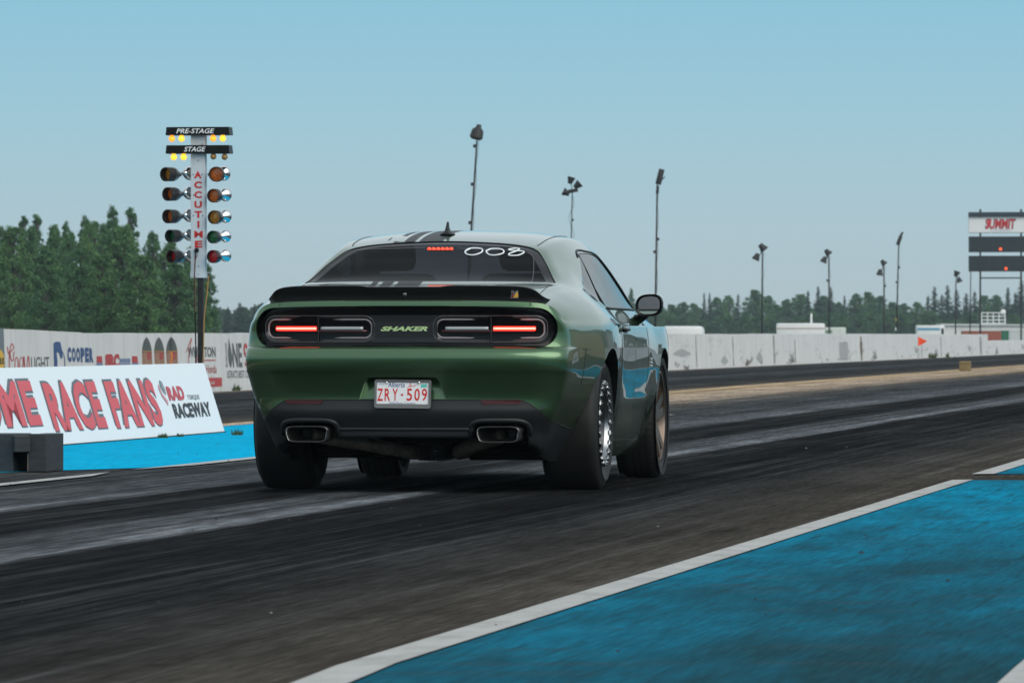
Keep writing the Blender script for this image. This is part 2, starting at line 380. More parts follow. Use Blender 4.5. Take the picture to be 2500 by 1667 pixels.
# loose stones and rubber crumbs on the strip: uncountable
mb = MB(); rr = random.Random(3)
for i in range(420):
    L = rr.uniform(-9.5, -1.0); s = rr.uniform(15, 52); r = rr.choice([.003, .004, .004, .005, .006, .008])*(1.6 if rr.random() < .03 else 1)
    V = [(L+r*math.cos(k*1.26+i)*rr.uniform(.6, 1.2), s+r*math.sin(k*1.26+i)*rr.uniform(.6, 1.3), .0085) for k in range(5)]
    top = (L+rr.uniform(-.3, .3)*r, s, .0085+r*rr.uniform(.5, 1.1))
    mb.mi = 0 if rr.random() < .95 else 1
    mb.add(V+[top], [[k, (k+1) % 5, 5] for k in range(5)])
CRUMB = mat('rubber_crumb', (.01, .01, .01), .8); PEB = mat('pale_grit', (.22, .21, .2), .8)
lane_object('rubber_crumbs', mb, [CRUMB, PEB], 'stuff')

# ---- concrete walls along the far side (L = -17.4)
def make_concrete(name, base, lo, grime=.5, seed=0):
    m = mat(name, base, .8, spec=.2); n = NT(m)
    f = n.noise(n.coord((.5, .5, .25), loc=(seed, 0, 0)), 3, 6, .65); f2 = n.noise(n.coord((1.6, 1.6, .12), loc=(0, seed, 0)), 3, 5, .6)
    f3 = n.noise(n.coord((1, .12, .8), loc=(seed*3, 0, 0)), 3, 7, .72)
    c = n.new('ShaderNodeTexCoord'); sp = n.new('ShaderNodeSeparateXYZ'); n.l.new(c.outputs['Object'], sp.inputs[0])
    col = n.mix(n.ramp(f, [(.35, 0.), (.7, 1.)]), base, lo)
    col = n.mix(n.math('MULTIPLY', n.ramp(f2, [(.5, 0.), (.75, 1.)]), .35), col, tuple(v*.62 for v in base))
    low = n.ramp(sp.outputs['Z'], [(0., 1.), (.35, .35), (.6, .12)])     # scuffs and dirt thrown up along the foot of the wall
    sc = n.math('MULTIPLY', n.ramp(f3, [(.56, 0.), (.63, 1.)]), n.math('MULTIPLY', low, grime*1.6), True)
    n.set('Base Color', n.mix(sc, col, (.13, .12, .11))); return m
CONC_L = make_concrete('painted_concrete_grey', (.58, .61, .615), (.66, .69, .70), .3, 1)
CONC_R = make_concrete('painted_concrete_white', (.60, .62, .625), (.70, .715, .72), .8, 5)
CONC_D = make_concrete('painted_concrete_slate', (.15, .19, .22), (.2, .24, .27), .2, 9)
WL = -17.23
def wall_seg(px0, px1, h0, h1, m, label, seam=.012):
    p0, p1 = at(px0, WL), at(px1, WL); Ls = (p1-p0).length
    o = empty('barrier_wall', label, 'wall', p0, -TH, 'concrete barriers lining the far side of the strip')
    mb = MB(); n = max(2, int(Ls/1.5)); rg = random.Random(int(px0))
    t0, t1 = .10, .22
    prev = None
    for i in range(n+1):
        f = i/n; s = seam+(Ls-2*seam)*f; h = h0+(h1-h0)*f+rg.uniform(-.006, .006)
        ring = [(0, s, 0), (-.0, s, .08), (-.008, s, .26), (-.03, s, h), (-.26, s, h), (-.30, s, .26), (-.34, s, 0)]
        V = [Vector(q) for q in ring]
        if prev is not None: mb.add(prev+V, [[k, k+7, (k+1)+7, k+1] for k in range(6)])
        if i in (0, n): mb.sheet(V if i == 0 else V[::-1])
        prev = V
    mb.build('wall_body', m, o)
    return o, Ls
def wall_fn(px_ref):
    # u = photograph column, v = photograph row on the wall's face  -> local coords of the segment that starts at px_ref
    p0 = at(px_ref, WL); s0 = p0.x*math.sin(TH)+p0.y*math.cos(TH)
    def fn(u, v, dz=0):
        s = sof(u, WL); d = at(u, WL).y; z = zat(v, d)
        x = (-.008-.022*(z-.26)/.56) if z > .26 else (-.008*max(0, z-.08)/.18)
        return (x+.004, s-s0, z)
    return fn
w1, _ = wall_seg(-260, 14, 1.02, .885, CONC_D, 'slate painted barrier at the left edge with a yellow badge')
w2, _ = wall_seg(14, 204, .885, .833, CONC_L, 'grey barrier with red script and blue beer-style adverts')
w3, _ = wall_seg(204, 1180, .833, .82, CONC_L, 'long grey barrier with three bullet shapes and dealer adverts')
w4, _ = wall_seg(1180, 1888, .82, .82, CONC_R, 'scuffed white barrier emerging from behind the car')
w5, _ = wall_seg(1888, 2101, .82, .82, CONC_R, 'white barrier with a grey patch in the middle of the right wall')
w6, _ = wall_seg(2101, 2258, .82, .815, CONC_R, 'white barrier just left of the orange flag')
w7, _ = wall_seg(2258, 2412, .81, .80, CONC_R, 'white barrier under the scoreboard, last of full height')
w8, _ = wall_seg(2412, 2700, .56, .54, CONC_R, 'lower white barrier at the right edge of the photo')
# --- adverts painted on the left walls
f1, f2, f3w = wall_fn(-260), wall_fn(14), wall_fn(204)
def px_of(zx, org=0, sc=2352/330): return org+zx/sc
def curve_ribbon(mb, pts, w, fn):   # a painted brush stroke
    n = len(pts)
    Vs = []
    for i, (u, v) in enumerate(pts):
        a = pts[max(i-1, 0)]; b = pts[min(i+1, n-1)]; dx, dy = b[0]-a[0], b[1]-a[1]; l = E_(dx, dy) or 1
        ww = w if not callable(w) else w(i/(n-1))
        Vs += [fn(u-dy/l*ww, v+dx/l*ww), fn(u+dy/l*ww, v-dx/l*ww)]
    mb.add(Vs, [[2*i, 2*i+1, 2*i+3, 2*i+2] for i in range(n-1)])
def spline(pts, n=8):
    out = []
    P = [pts[0]]+list(pts)+[pts[-1]]
    for i in range(1, len(P)-2):
        for k in range(n):
            t = k/n; a, b, c, d = P[i-1], P[i], P[i+1], P[i+2]
            out.append(tuple(.5*((2*b[j])+(-a[j]+c[j])*t+(2*a[j]-5*b[j]+4*c[j]-d[j])*t*t+(-a[j]+3*b[j]-3*c[j]+d[j])*t**3) for j in range(len(b))))
    out.append(tuple(pts[-1])); return out
A = lambda p: (p[0]/7.127, 790+p[1]/7.127)          # zoomed crop of the left wall -> photo pixels
A2 = lambda p: (320+p[0]/7.35, 790+p[1]/7.35)
YELLOW = mat('yellow_paint', (.65, .42, .05), .6); ADRED = mat('faded_red_paint', (.42, .055, .06), .7); ADGREY = mat('faded_grey_paint', (.10, .12, .125), .7)
ADBLUE = mat('faded_blue_paint', (.035, .085, .22), .7); ADPALE = mat('pale_blue_paint', (.16, .22, .36), .7); ADORANGE = mat('copper_paint', (.30, .17, .11), .7); ADDARK = mat('bullet_tip_paint', (.075, .095, .09), .7)
mb = MB(); mb.sheet([f1(*A((-10+100*math.cos(a), 640+200*math.sin(a)))) for a in [2*PI*k/36 for k in range(36)]][::-1])
o = mb.build('advert', YELLOW, w1)
mb = MB(); put_text(mb, 'RADIUS', lambda u, v: (f1(*A((u, v)))[0]+.004, *f1(*A((u, v)))[1:]), -110, 80, 705, 590, bold=.02); mb.build('advert_lettering', BLACK_TXT, w1)
mb = MB()
C_ = spline([(150, 400), (165, 520), (215, 470), (262, 420), (232, 350), (195, 430), (175, 600), (172, 820)], 8)
curve_ribbon(mb, [A(p) for p in C_], 1.15, f2)
curve_ribbon(mb, [A(p) for p in spline([(190, 500), (200, 610), (240, 640), (262, 480)], 6)], 1.0, lambda u, v: tuple(np.add(f2(u, v), (.001, 0, 0))))
for a in ([(262, 800), (280, 620), (315, 590), (325, 690), (318, 800)], [(345, 800), (355, 650), (385, 585), (415, 620), (400, 740), (375, 800)], [(428, 800), (432, 560), (440, 800)], [(470, 800), (505, 560), (520, 700), (505, 800)]):
    curve_ribbon(mb, [A(p) for p in spline(a, 5)], 1.0, f2)
mb.build('script_lettering', ADRED, w2)
mb = MB(); put_text(mb, 'LIGHT', lambda u, v: f2(*A((u, v))), 552, 868, 800, 575, bold=.01); mb.build('advert_lettering', ADGREY, w2)
mb = MB(); prof2 = [(948, 790), (952, 350), (965, 325), (1010, 312), (1070, 320), (1085, 380), (1095, 450), (1110, 490), (1135, 560), (1145, 640), (1138, 785), (1122, 785), (1130, 640), (1120, 560), (1105, 500), (1098, 600), (1065, 610), (1045, 520), (1020, 495), (1000, 510), (1012, 640), (1002, 785)]
mb.sheet([f2(*A(p)) for p in prof2][::-1]); mb.build('profile_emblem', ADBLUE, w2)
mb = MB(); put_text(mb, 'COOPER', lambda u, v: f2(*A((u, v))) if u < 1449 else f2(*A((1449, v))), 1190, 1449, 668, 412, bold=.06)
mb = MB()
for i, ch in enumerate('COOPER'):
    u0 = 1188+i*76; fn = (lambda u, v: f2(*A((u, v)))) if u0+70 < 1454 else (lambda u, v: f3w(*A((u, v))))
    par = w2 if u0+70 < 1454 else w3
    m1 = MB(); put_text(m1, ch, fn, u0, u0+66, 668+i, 410+i*2, bold=.07); m1.build('advert_letter', ADBLUE, par)
mb = MB(); mb.sheet([f3w(*A(p)) for p in ((1470, 778), (1638, 780), (1638, 770), (1470, 767))]); mb.build('underline', ADBLUE, w3)
mb = MB()
for x0 in (1690, 2305):
    mb.mi = 0; mb.sheet([f3w(*A(p)) for p in ((x0, 680), (x0+100, 680), (x0+96, 565), (x0+4, 565))]); mb.mi = 1; mb.sheet([f3w(*A(p)) for p in ((x0+20, 780), (x0+90, 780), (x0+108, 740), (x0+104, 682), (x0-2, 682), (x0-4, 745))])
mb.build('advert_badge', [ADRED, ADPALE], w3)
mb = MB(); put_text(mb, 'SRC', lambda u, v: f3w(*A((u, v))), 1840, 2090, 775, 525, bold=.075); mb.build('advert_lettering', ADRED, w3)
mb = MB(); mb.sheet([f3w(*A(p)) for p in ((2095, 678), (2275, 676), (2275, 605), (2095, 607))]); mb.sheet([f3w(*A(p)) for p in ((2095, 757), (2275, 755), (2275, 688), (2095, 690))]); mb.build('advert_panel', ADPALE, w3)
for cx_, hw in ((300, 88), (520, 90), (745, 102)):
    mb = MB(); N = 14
    def half(t): return hw*min(1, math.sin(min(1, t*1.02)*PI/2)**.62)
    rows = [(240+i*(800-240)/N, half(min(1, (i/N)*1.9))) for i in range(N+1)]
    for (ya, wa), (yb, wb) in zip(rows, rows[1:]):
        mb.mi = 0 if ya < 490 else 1
        mb.sheet([f3w(*A2(p)) for p in ((cx_-wa+(4 if wa == 0 else 0), ya), (cx_+wa, ya), (cx_+wb, yb), (cx_-wb, yb))][::-1])
    bo = mb.build('bullet_emblem', [ADDARK, ADORANGE], w3)
    mb = MB(); g_ = lambda u, v: tuple(np.add(f3w(*A2((u, v))), (.003, 0, 0)))
    mb.mi = 0; mb.sheet([g_(*p) for p in ((cx_-hw*.9, 505), (cx_+hw*.9, 505), (cx_+hw*.9, 490), (cx_-hw*.9, 490))])
    mb.mi = 1
    for dx in (-.55, -.2): mb.sheet([g_(*p) for p in ((cx_+hw*dx, 770), (cx_+hw*(dx+.16), 770), (cx_+hw*(dx+.14), 520), (cx_+hw*(dx+.02), 520))])
    mb.mi = 2; put_text(mb, 'SRT', g_, cx_-hw*.1, cx_+hw*.85, 640, 520, bold=.05)
    if cx_ > 700:
        mb.mi = 3; mb.sheet([g_(*p) for p in ((715, 480), (740, 480), (755, 300), (725, 240), (700, 300))]); mb.mi = 4; mb.sheet([tuple(np.add(g_(*p), (.002, 0, 0))) for p in ((715, 780), (750, 780), (735, 650), (760, 600), (740, 505), (705, 505), (725, 600), (708, 680))])
    mb.build('flame_pattern', [mat('orange_band', (.5, .24, .06), .7), mat('copper_stripe', (.42, .27, .2), .7), ADRED, BLACK_TXT, mat('flame_orange', (.7, .22, .04), .7)], w3)
mb = MB(); put_text(mb, 'WHEATON', lambda u, v: f3w(*A2((u, v))), 1030, 1530, 600, 415, bold=.03); mb.build('advert_lettering', ADGREY, w3)
mb = MB(); put_text(mb, 'Honda', lambda u, v: f3w(*A2((u, v))), 1350, 1535, 885, 735); curve_ribbon(mb, [A2(p) for p in spline([(1000, 520), (1110, 260), (1060, 480), (1040, 700), (1090, 760), (1180, 700), (1200, 600)], 6)], .8, lambda u, v: tuple(np.add(f3w(u, v), (-.001, 0, 0))))
mb.sheet([f3w(*A2(p)) for p in ((1290, 668), (1525, 664), (1525, 645), (1290, 648))]); mb.sheet([f3w(*A2(p)) for p in ((1200, 1140), (1622, 1125), (1622, 965), (1200, 975))]); mb.build('advert_lettering', ADRED, w3)
mb = MB(); put_text(mb, 'We Sell', lambda u, v: tuple(np.add(f3w(*A2((u, v))), (.003, 0, 0))), 1330, 1480, 1085, 1030); mb.build('advert_lettering', WHITE_TXT, w3)
mb = MB(); put_text(mb, 'NE', lambda u, v: f3w(*A2((u, v))), 1830, 2000, 780, 350, bold=.03); put_text(mb, 'LEDUC\'S BEST CUTS', lambda u, v: f3w(*A2((u, v))), 1720, 2170, 970, 835); put_text(mb, 'DAILY', lambda u, v: f3w(*A2((u, v))), 1705, 1740, 780, 340)
mb.sheet([f3w(*A2(p)) for p in spline([(1775, 260), (1810, 480), (1825, 640), (1795, 780), (1765, 720), (1752, 560), (1775, 260)], 5)[:-1]][::-1]); mb.build('advert_lettering', ADGREY, w3)
mb = MB(); put_text(mb, '93', lambda u, v: f3w(*A2((u, v))), 2030, 2190, 775, 345, bold=.02); mb.build('advert_lettering', ADRED, w3)
# grey overpaint patches on the right walls
f4, f5 = wall_fn(1180), wall_fn(1888)
PATCH = make_concrete('grey_overpaint', (.36, .38, .39), (.42, .44, .45), .4, 3)
B = lambda p: (1560+p[0]/2.5021, 480+p[1]/2.5021)
mb = MB(); rg = random.Random(5)
mb.sheet([f5(*B(p)) for p in ((1222, 1000), (1275, 998), (1278, 892), (1262, 884), (1240, 890), (1224, 888))]); mb.build('grey_patch', PATCH, w5)
mb = MB()
for cx_, cy_, a, b in ((735, 980, 18, 30), (262, 955, 50, 22), (520, 1000, 20, 24)):
    mb.sheet([f4(*B((cx_+a*math.cos(t)*(1+.2*math.sin(3*t)), cy_+b*math.sin(t)*(1+.15*math.cos(4*t))))) for t in [2*PI*k/20 for k in range(20)]][::-1])
mb.build('grey_patch', PATCH, w4)

JS = mat('joint_stain', (.16, .13, .10), .8); JG = mat('joint_grey', (.30, .31, .31), .8)
f6, f7 = wall_fn(2101), wall_fn(2258)
rg = random.Random(21)
for fn_, par, px, wd, top_, bot, m_ in ((f5, w5, 1890, 2.0, 818, 888, JG), (f5, w5, 1941, 1.4, 830, 886, JG), (f6, w6, 2102.5, 2.6, 822, 879, JS), (f6, w6, 2297 if False else 2250, 1.2, 824, 872, JG), (f7, w7, 2297, 1.2, 822, 870, JG), (f7, w7, 2394, 2.2, 822, 865, JG), (f4, w4, 1700, 1.0, 818, 897, JG), (f4, w4, 1790, 1.2, 822, 893, JG)):
    mb = MB(); N_ = 7; rows_ = [(top_+(bot-top_)*i/N_, wd*rg.uniform(.55, 1.25)) for i in range(N_+1)]
    for (ya, wa), (yb, wb) in zip(rows_, rows_[1:]): mb.sheet([fn_(px-wa, ya), fn_(px-wb, yb), fn_(px+wb, yb), fn_(px+wa, ya)])
    mb.build('wall_joint', m_, par)
# ---- welcome banner board (leans back, printed face towards the lane)
BL = -10.0
sB0, _ = ground(-420, 1128); sB1 = sof(547, BL)
WELC = mat('banner_white', (.80, .83, .84), .45)
def banner():
    p = T(sB1, BL); o = empty('banner_board', 'leaning white welcome banner board with red block letters on the blue median', 'banner', p, -TH)
    ln = 12.0; hh, lean = .565, .175
    mb = MB()
    def bf(s, v, off=0):      # s along (0 = right end), v up the slope 0..1
        n = Vector((hh, 0, lean)).normalized()
        return Vector((-lean*v, s, .012+hh*v))+n*off
    mb.prism([(0, 0), (-ln, 0), (-ln, 1), (0, 1)], lambda s, v, d: bf(s, v, -d), 0, .02)
    mb.build('panel', WELC, o)
    mb = MB(); mb.prism([(-ln, 0), (0, 0), (0, 1), (-ln, 1)], lambda s, v, d: Vector((-2*lean-.03+lean*v, s, .012+hh*v))+Vector((d, 0, 0)), 0, .02); mb.build('back_panel', WELC, o)
    mb = MB(); mb.box((-.02, -ln, .0), (.012, .0, .011)); mb.build('foot_seal', DARK, o)
    def pix(u, v):             # photograph pixel -> face coords
        lo, hi = 0., 1.
        # solve along the viewing ray with the inclined plane
        d = Vector(((u-CX)/FPX, 1, -(v-HY)/FPX)); org = Vector((0, 0, H))
        M = Matrix.Translation(p) @ Matrix.Rotation(-TH, 4, 'Z')
        n = (M.to_3x3() @ Vector((hh, 0, lean))).normalized(); q0 = M @ bf(0, 0)
        t = (q0-org).dot(n)/d.dot(n); q = M.inverted() @ (org+d*t)
        return q.y, (q.z-.012)/hh
    Z3 = lambda p: (p[0]/3.136, 720+p[1]/3.136)
    # letter boxes read from the crop: (char, left edge at foot, right edge at foot), foot and head rows
    def word(mb, body, xl, xr, yb, xl_top, ytop, off, du=0, dv=0, bold=.045):
        s0, v0 = pix(*Z3((xl, yb))); s1, _ = pix(*Z3((xr, yb))); _, v1 = pix(*Z3((xl_top, ytop)))
        put_text(mb, body, lambda a, b: bf(a+du, b+dv, off), s0, s1, v0, v1, bold=bold, space=1.07)
    M_RED, M_GRY = mat('banner_red', (.66, .075, .09), .5), mat('banner_grey', (.10, .13, .15), .5)
    # measured spans: RACE, FANS, and the tail of WELCOME
    for body, xl, xr, yb, xt, yt in (('RACE', 425, 835, 1047, 290, 672), ('FANS', 895, 1270, 1022, 760, 660), ('WELCOME', -830, 352, 1075, -960, 690)):
        red, shadow = MB(), MB()
        word(red, body, xl, xr, yb, xt, yt, .004)
        word(shadow, body, xl, xr, yb, xt, yt, .0025, -.03, .032, bold=.055)
        word(shadow, body, xl, xr, yb, xt, yt, .0015, .01, -.02, bold=.055)
        rl = red.build('red_lettering', M_RED, o); shadow.build('letter_shadow', M_GRY, rl)
    mb = MB(); word(mb, 'RAD', 1297, 1422, 810, 1282, 700, .004, bold=.055); mb.build('red_lettering', mat('logo_red', (.55, .05, .07), .5), o)
    mb = MB(); word(mb, 'TORQUE', 1440, 1532, 808, 1436, 766, .004, bold=.0); word(mb, 'RACEWAY', 1345, 1632, 946, 1312, 832, .004, bold=.045); mb.build('dark_lettering', BLACK_TXT, o)
    mb = MB(); P = [(1215, 652), (1235, 665), (1262, 730), (1270, 768), (1245, 740), (1222, 700)]; mb.sheet([bf(*pix(*Z3(q)), .004) for q in P][::-1]); mb.build('swoosh', mat('logo_grey', (.2, .23, .25), .5), o)
    mb = MB(); P = [(1208, 680), (1240, 755), (1282, 812), (1288, 850), (1240, 780), (1212, 720)]; mb.sheet([bf(*pix(*Z3(q)), .0035) for q in P][::-1]); mb.build('swoosh', mat('logo_red_light', (.6, .25, .27), .5), o)
    return o
banner()

# ---- dark box at the left edge of the lane
def staging_box():
    s, L = ground(112, 1153)
    p = T(s, L); o = empty('staging_box', 'dark grey wooden box with a cut-out front at the left edge of the lane', 'box', p, -TH)
    m = noisy('dark_grey_wood', (.026, .031, .037), (.045, .053, .06), 8, .7, (1, 1, 4), bump=.1)
    mb = MB(); mb.box((-.60, 0, .004), (-.197, .5, .226), .004); mb.box((-.105, .0, .004), (0, .5, .226), .004); mb.box((-.197, .12, .115), (-.105, .5, .222)); mb.build('case', m, o)
    M = Matrix.Translation((-.148, -.01, .170)) @ Matrix.Rotation(R(20), 4, 'Z')
    mb = MB(); mb.box((-.045, -.05, -.048), (.048, .12, .048), .004, M); mb.build('sensor_hood', m, o)
    mb = MB(); mb.box((-.197, .145, .006), (-.105, .15, .115)); mb.build('opening', DARK, o)
    mb = MB(); mb.box((-.112, .0, .006), (-.106, .10, .112)); mb.build('edge_strip', mat('pale_edge', (.16, .15, .13), .7), o)
staging_box()
def grass_tuft(px, py, r, label, n=60):
    s, L = ground(px, py); mb = MB(); rg = random.Random(int(px))
    for i in range(n):
        a = rg.uniform(0, 2*PI); d = r*math.sqrt(rg.random()); x, y = d*math.cos(a), d*math.sin(a); h = r*rg.uniform(.4, 1.1); w = r*.09
        dx, dy = rg.uniform(-.5, .5)*r, rg.uniform(-.5, .5)*r
        mb.sheet([(x-w, y, 0), (x+w, y, 0), (x+dx, y+dy, h)])
    o = mb.build('weed_tuft', TUFT); o.location = T(s, L, .005)
    tag(o, label, 'weed', 'weeds growing at seams of the strip')
TUFT = noisy('weed_green', (.03, .06, .02), (.06, .09, .03), 30, .8)
grass_tuft(580, 1063, .05, 'small green weed on the blue median right of the banner')
grass_tuft(399, 1070, .04, 'dark weed at the foot of the banner near its logo', 90)
grass_tuft(440, 1067, .03, 'tiny weed at the foot of the banner below its dark lettering')
grass_tuft(569, 954, .10, 'dark weed at the foot of the grey wall beside the car')
grass_tuft(2271, 874, .2, 'low weed at the foot of the white wall right of the flag')
grass_tuft(2303, 872, .22, 'low weed at the foot of the wall below the scoreboard')

# ---- starting light tree
def start_tree():
    Lt = -10.75; p = at(488, Lt); d = p.y; pm = d/FPX
    o = empty('starting_tree', 'tall starting light tree with amber, green and red lamps on a white column', 'starting lights', p, -TH)
    X = lambda px: (px-488)*pm/math.cos(TH)
    Z = lambda py: H-(py-HY)*pm
    ZZ = lambda zy: Z(280+zy/3.564)
    XX = lambda zx: X(zx/3.564)
    m_col = noisy('white_column_paint', (.52, .58, .62), (.62, .67, .70), 6, .4, (1, 1, .3)); m_pole = noisy('black_pole_paint', (.012, .013, .014), (.03, .03, .03), 20, .5)
    mb = MB(); mb.box((XX(1655), 0, ZZ(1370)), (XX(1780), .09, ZZ(150)), .004); mb.box((XX(1655)-.004, -.004, ZZ(1420)), (XX(1780)+.004, .094, ZZ(1368)), .003); mb.build('column', m_col, o)
    mb = MB(); mb.box((XX(1712), .02, 0), (XX(1758), .07, ZZ(1418))); mb.build('pole', m_pole, o)
    mb = MB()
    for zx, zy in ((1723, 1318), (1723, 1388), (1678, 520), (1755, 520), (1680, 878), (1760, 878), (1682, 700), (1722, 400), (1800, 1388), (1755, 258)):
        mb = MB(); mb.sphere((XX(zx), -.002, ZZ(zy)), .006, 8, 6); mb.build('bolt', STEEL, o, True)
    # letters down the column
    mb = MB()
    for i, ch in enumerate('ACCUTIME'):
        zc = 525+i*86; hw = {'I': 9, 'M': 37}.get(ch, 33); cx_ = 1718+i*.9
        put_text(mb, ch, lambda u, v: (XX(u), -.0025, ZZ(v)), cx_-hw, cx_+hw, zc+30, zc-30, bold=.02 if ch == 'M' else .045)
    mb.build('red_lettering', RED_TXT, o)
    # boards
    for y0, y1, word, u0, u1 in ((110, 180, 'PRE-STAGE', 1540, 1872), (268, 340, 'STAGE', 1608, 1795)):
        mb = MB(); x0, x1 = XX(1448), XX(2003)
        mb.prism([(x0-.004, ZZ(y1)), (x1+.002, ZZ(y1)), (x1-.006, ZZ(y0)), (x0+.004, ZZ(y0))], lambda u, v, dd: (u, dd, v), -.055, .12)
        bo = mb.build('sign_board', SATIN, o)
        mb = MB(); put_text(mb, word, lambda u, v: (XX(u), -.0575, ZZ(v)), u0, u1, y0+56, y0+14, bold=.015, shear=.25); mb.build('white_lettering', WHITE_TXT, bo)
    lit = mat('lit_amber_bulb', (1, .5, .05), .4, emit=(1, .28, .01), estr=1.4); unlit = mat('unlit_amber_bulb', (.34, .17, .035), .25, coat=.5)
    core = mat('lit_amber_core', (1, .8, .1), .4, emit=(1, .50, .015), estr=1.3)
    for zx, zy, on in ((1493, 210, 1), (1578, 210, 2), (1855, 210, 1), (1940, 210, 2), (1510, 371, 2), (1597, 371, 2), (1857, 366, 0), (1956, 371, 0)):
        mb = MB(); r = .0275
        prof = [(.0, -r)]+[(r*math.cos(a), r*math.sin(a)) for a in [R(-80+k*15) for k in range(10)]]+[(.018, .028), (.013, .038)]
        mb.lathe(prof, Matrix.Translation((XX(zx), -.02, ZZ(zy))), 20)
        b = mb.build('bulb', [unlit, lit, core][on], o, True)
        mb = MB(); mb.lathe([(.014, .036), (.014, .055)], Matrix.Translation((XX(zx), -.02, ZZ(zy))), 12); mb.build('socket', SATIN, b)
    # lamps
    lens = {}
    for nme, c in (('amber', (.30, .075, .008)), ('yellow', (.26, .12, .012)), ('green', (.006, .085, .028)), ('red', (.24, .006, .008))):
        m = mat(nme+'_lens', c, .3, 0, .5, .4, emit=c, estr=.25); n = NT(m); vo = n.new('ShaderNodeTexVoronoi'); vo.inputs['Scale'].default_value = 85; n.l.new(n.coord(), vo.inputs['Vector'])
        n.set('Base Color', n.mix(n.ramp(vo.outputs['Distance'], [(.15, 0.), (.6, 1.)]), tuple(min(1, v*2.0) for v in c), tuple(v*.35 for v in c))); lens[nme] = m
    hood_m = mat('lamp_hood_black', (.018, .019, .021), .42)
    rows_l = [(1440, 520, 62, 'yellow'), (1458, 692, 60, 'amber'), (1458, 886, 61, 'amber'), (1478, 1056, 56, 'green'), (1490, 1235, 56, 'red')]
    rows_r = [(1893, 522, 66, 'amber'), (1867, 708, 60, 'amber'), (1873, 895, 60, 'yellow'), (1862, 1067, 56, 'green'), (1862, 1236, 57, 'red')]
    for side, rows in ((-1, rows_l), (1, rows_r)):
        for zx, zy, rz, cl in rows:
            r = rz/3.564*pm
            if side < 0: ax = Vector((-.52, -.85, -.02)).normalized(); hl = .085
            else: ax = Vector((-.30 if zy > 600 else -.06, -.95, -.01)).normalized(); hl = .045
            front = Vector((XX(zx), -.09 if side > 0 else -.05, ZZ(zy)))
            M = frame_mat(front, ax)
            lo = empty('lamp', None, None); lo.parent = o
            COL.objects.unlink(lo); bpy.data.objects.remove(lo)
            mb = MB(); mb.lathe([(r*.97, -hl), (r, -hl*.6), (r, 0), (r*.92, 0), (r*.92, -hl*.9)], M, 32); hd = mb.build('lamp_hood', hood_m, o, auto=40)
            mb = MB(); mb.lathe([(0, -hl*.72), (r*.55, -hl*.74), (r*.915, -hl*.86)], M, 28); mb.build('lens', lens[cl], hd, True)
            mb = MB(); back = -hl; 
            bowl = [(r*.98, back), (r*1.0, back-.012), (r*.93, back-.035), (r*.7, back-.062), (r*.38, back-.082), (r*.34, back-.11), (0, back-.112)]
            mb.lathe(bowl, M, 28); mb.build('reflector_bowl', STEEL, hd, True)
            # second lamp behind, facing the other lane
            c2 = Vector((XX(1618 if side < 0 else (1915 if zy < 600 else 1930)), .10, ZZ(zy-14)))
            M2 = frame_mat(c2, (.5 if side > 0 else .35, .85, .03)); mb = MB(); mb.lathe([(0, -.075), (r*.32, -.07), (r*.38, -.05), (r*.75, -.028), (r*1.0, .01), (r*1.0, .03), (0, .03)], M2, 28)
            mb.build('reflector_bowl', CHROME, o, True)
            mb = MB(); mb.tube([(XX(1660) if side < 0 else XX(1795), .04, ZZ(zy)), c2+Vector((0, -.03, 0))], .012); mb.tube([c2, front-ax*(hl+.06)], .012); mb.build('bracket', STEEL, o, True)
    # cables
    mb = MB(); mb.sphere((XX(1710), -.02, ZZ(1180)), .022, 10, 8); mb.tube(spline([(XX(1703), -.03, ZZ(1190)), (XX(1697), -.03, ZZ(1330)), (XX(1693), -.02, ZZ(1500)), (XX(1700), 0, .55), (XX(1690), 0, .2)], 6), .006, 6); mb.build('cable', SATIN, o, True)
    mb = MB(); mb.tube(spline([(XX(1718), -.02, ZZ(1215)), (XX(1697), -.04, ZZ(1300)), (XX(1699), -.035, ZZ(1480)), (XX(1696), 0, .8), (XX(1698), 0, .2)], 6), .004, 6); mb.build('cable', mat('rust_red_cable', (.16, .06, .045), .6), o, True)
    mb = MB(); mb.tube(spline([(XX(1806), .03, ZZ(1400)), (XX(1795), .0, ZZ(1580)), (XX(1775), -.01, .95), (XX(1765), -.01, .6), (XX(1740), -.02, .3)], 6), .005, 6); mb.build('cable', mat('orange_cord', (.36, .19, .05), .6), o, True)
start_tree()
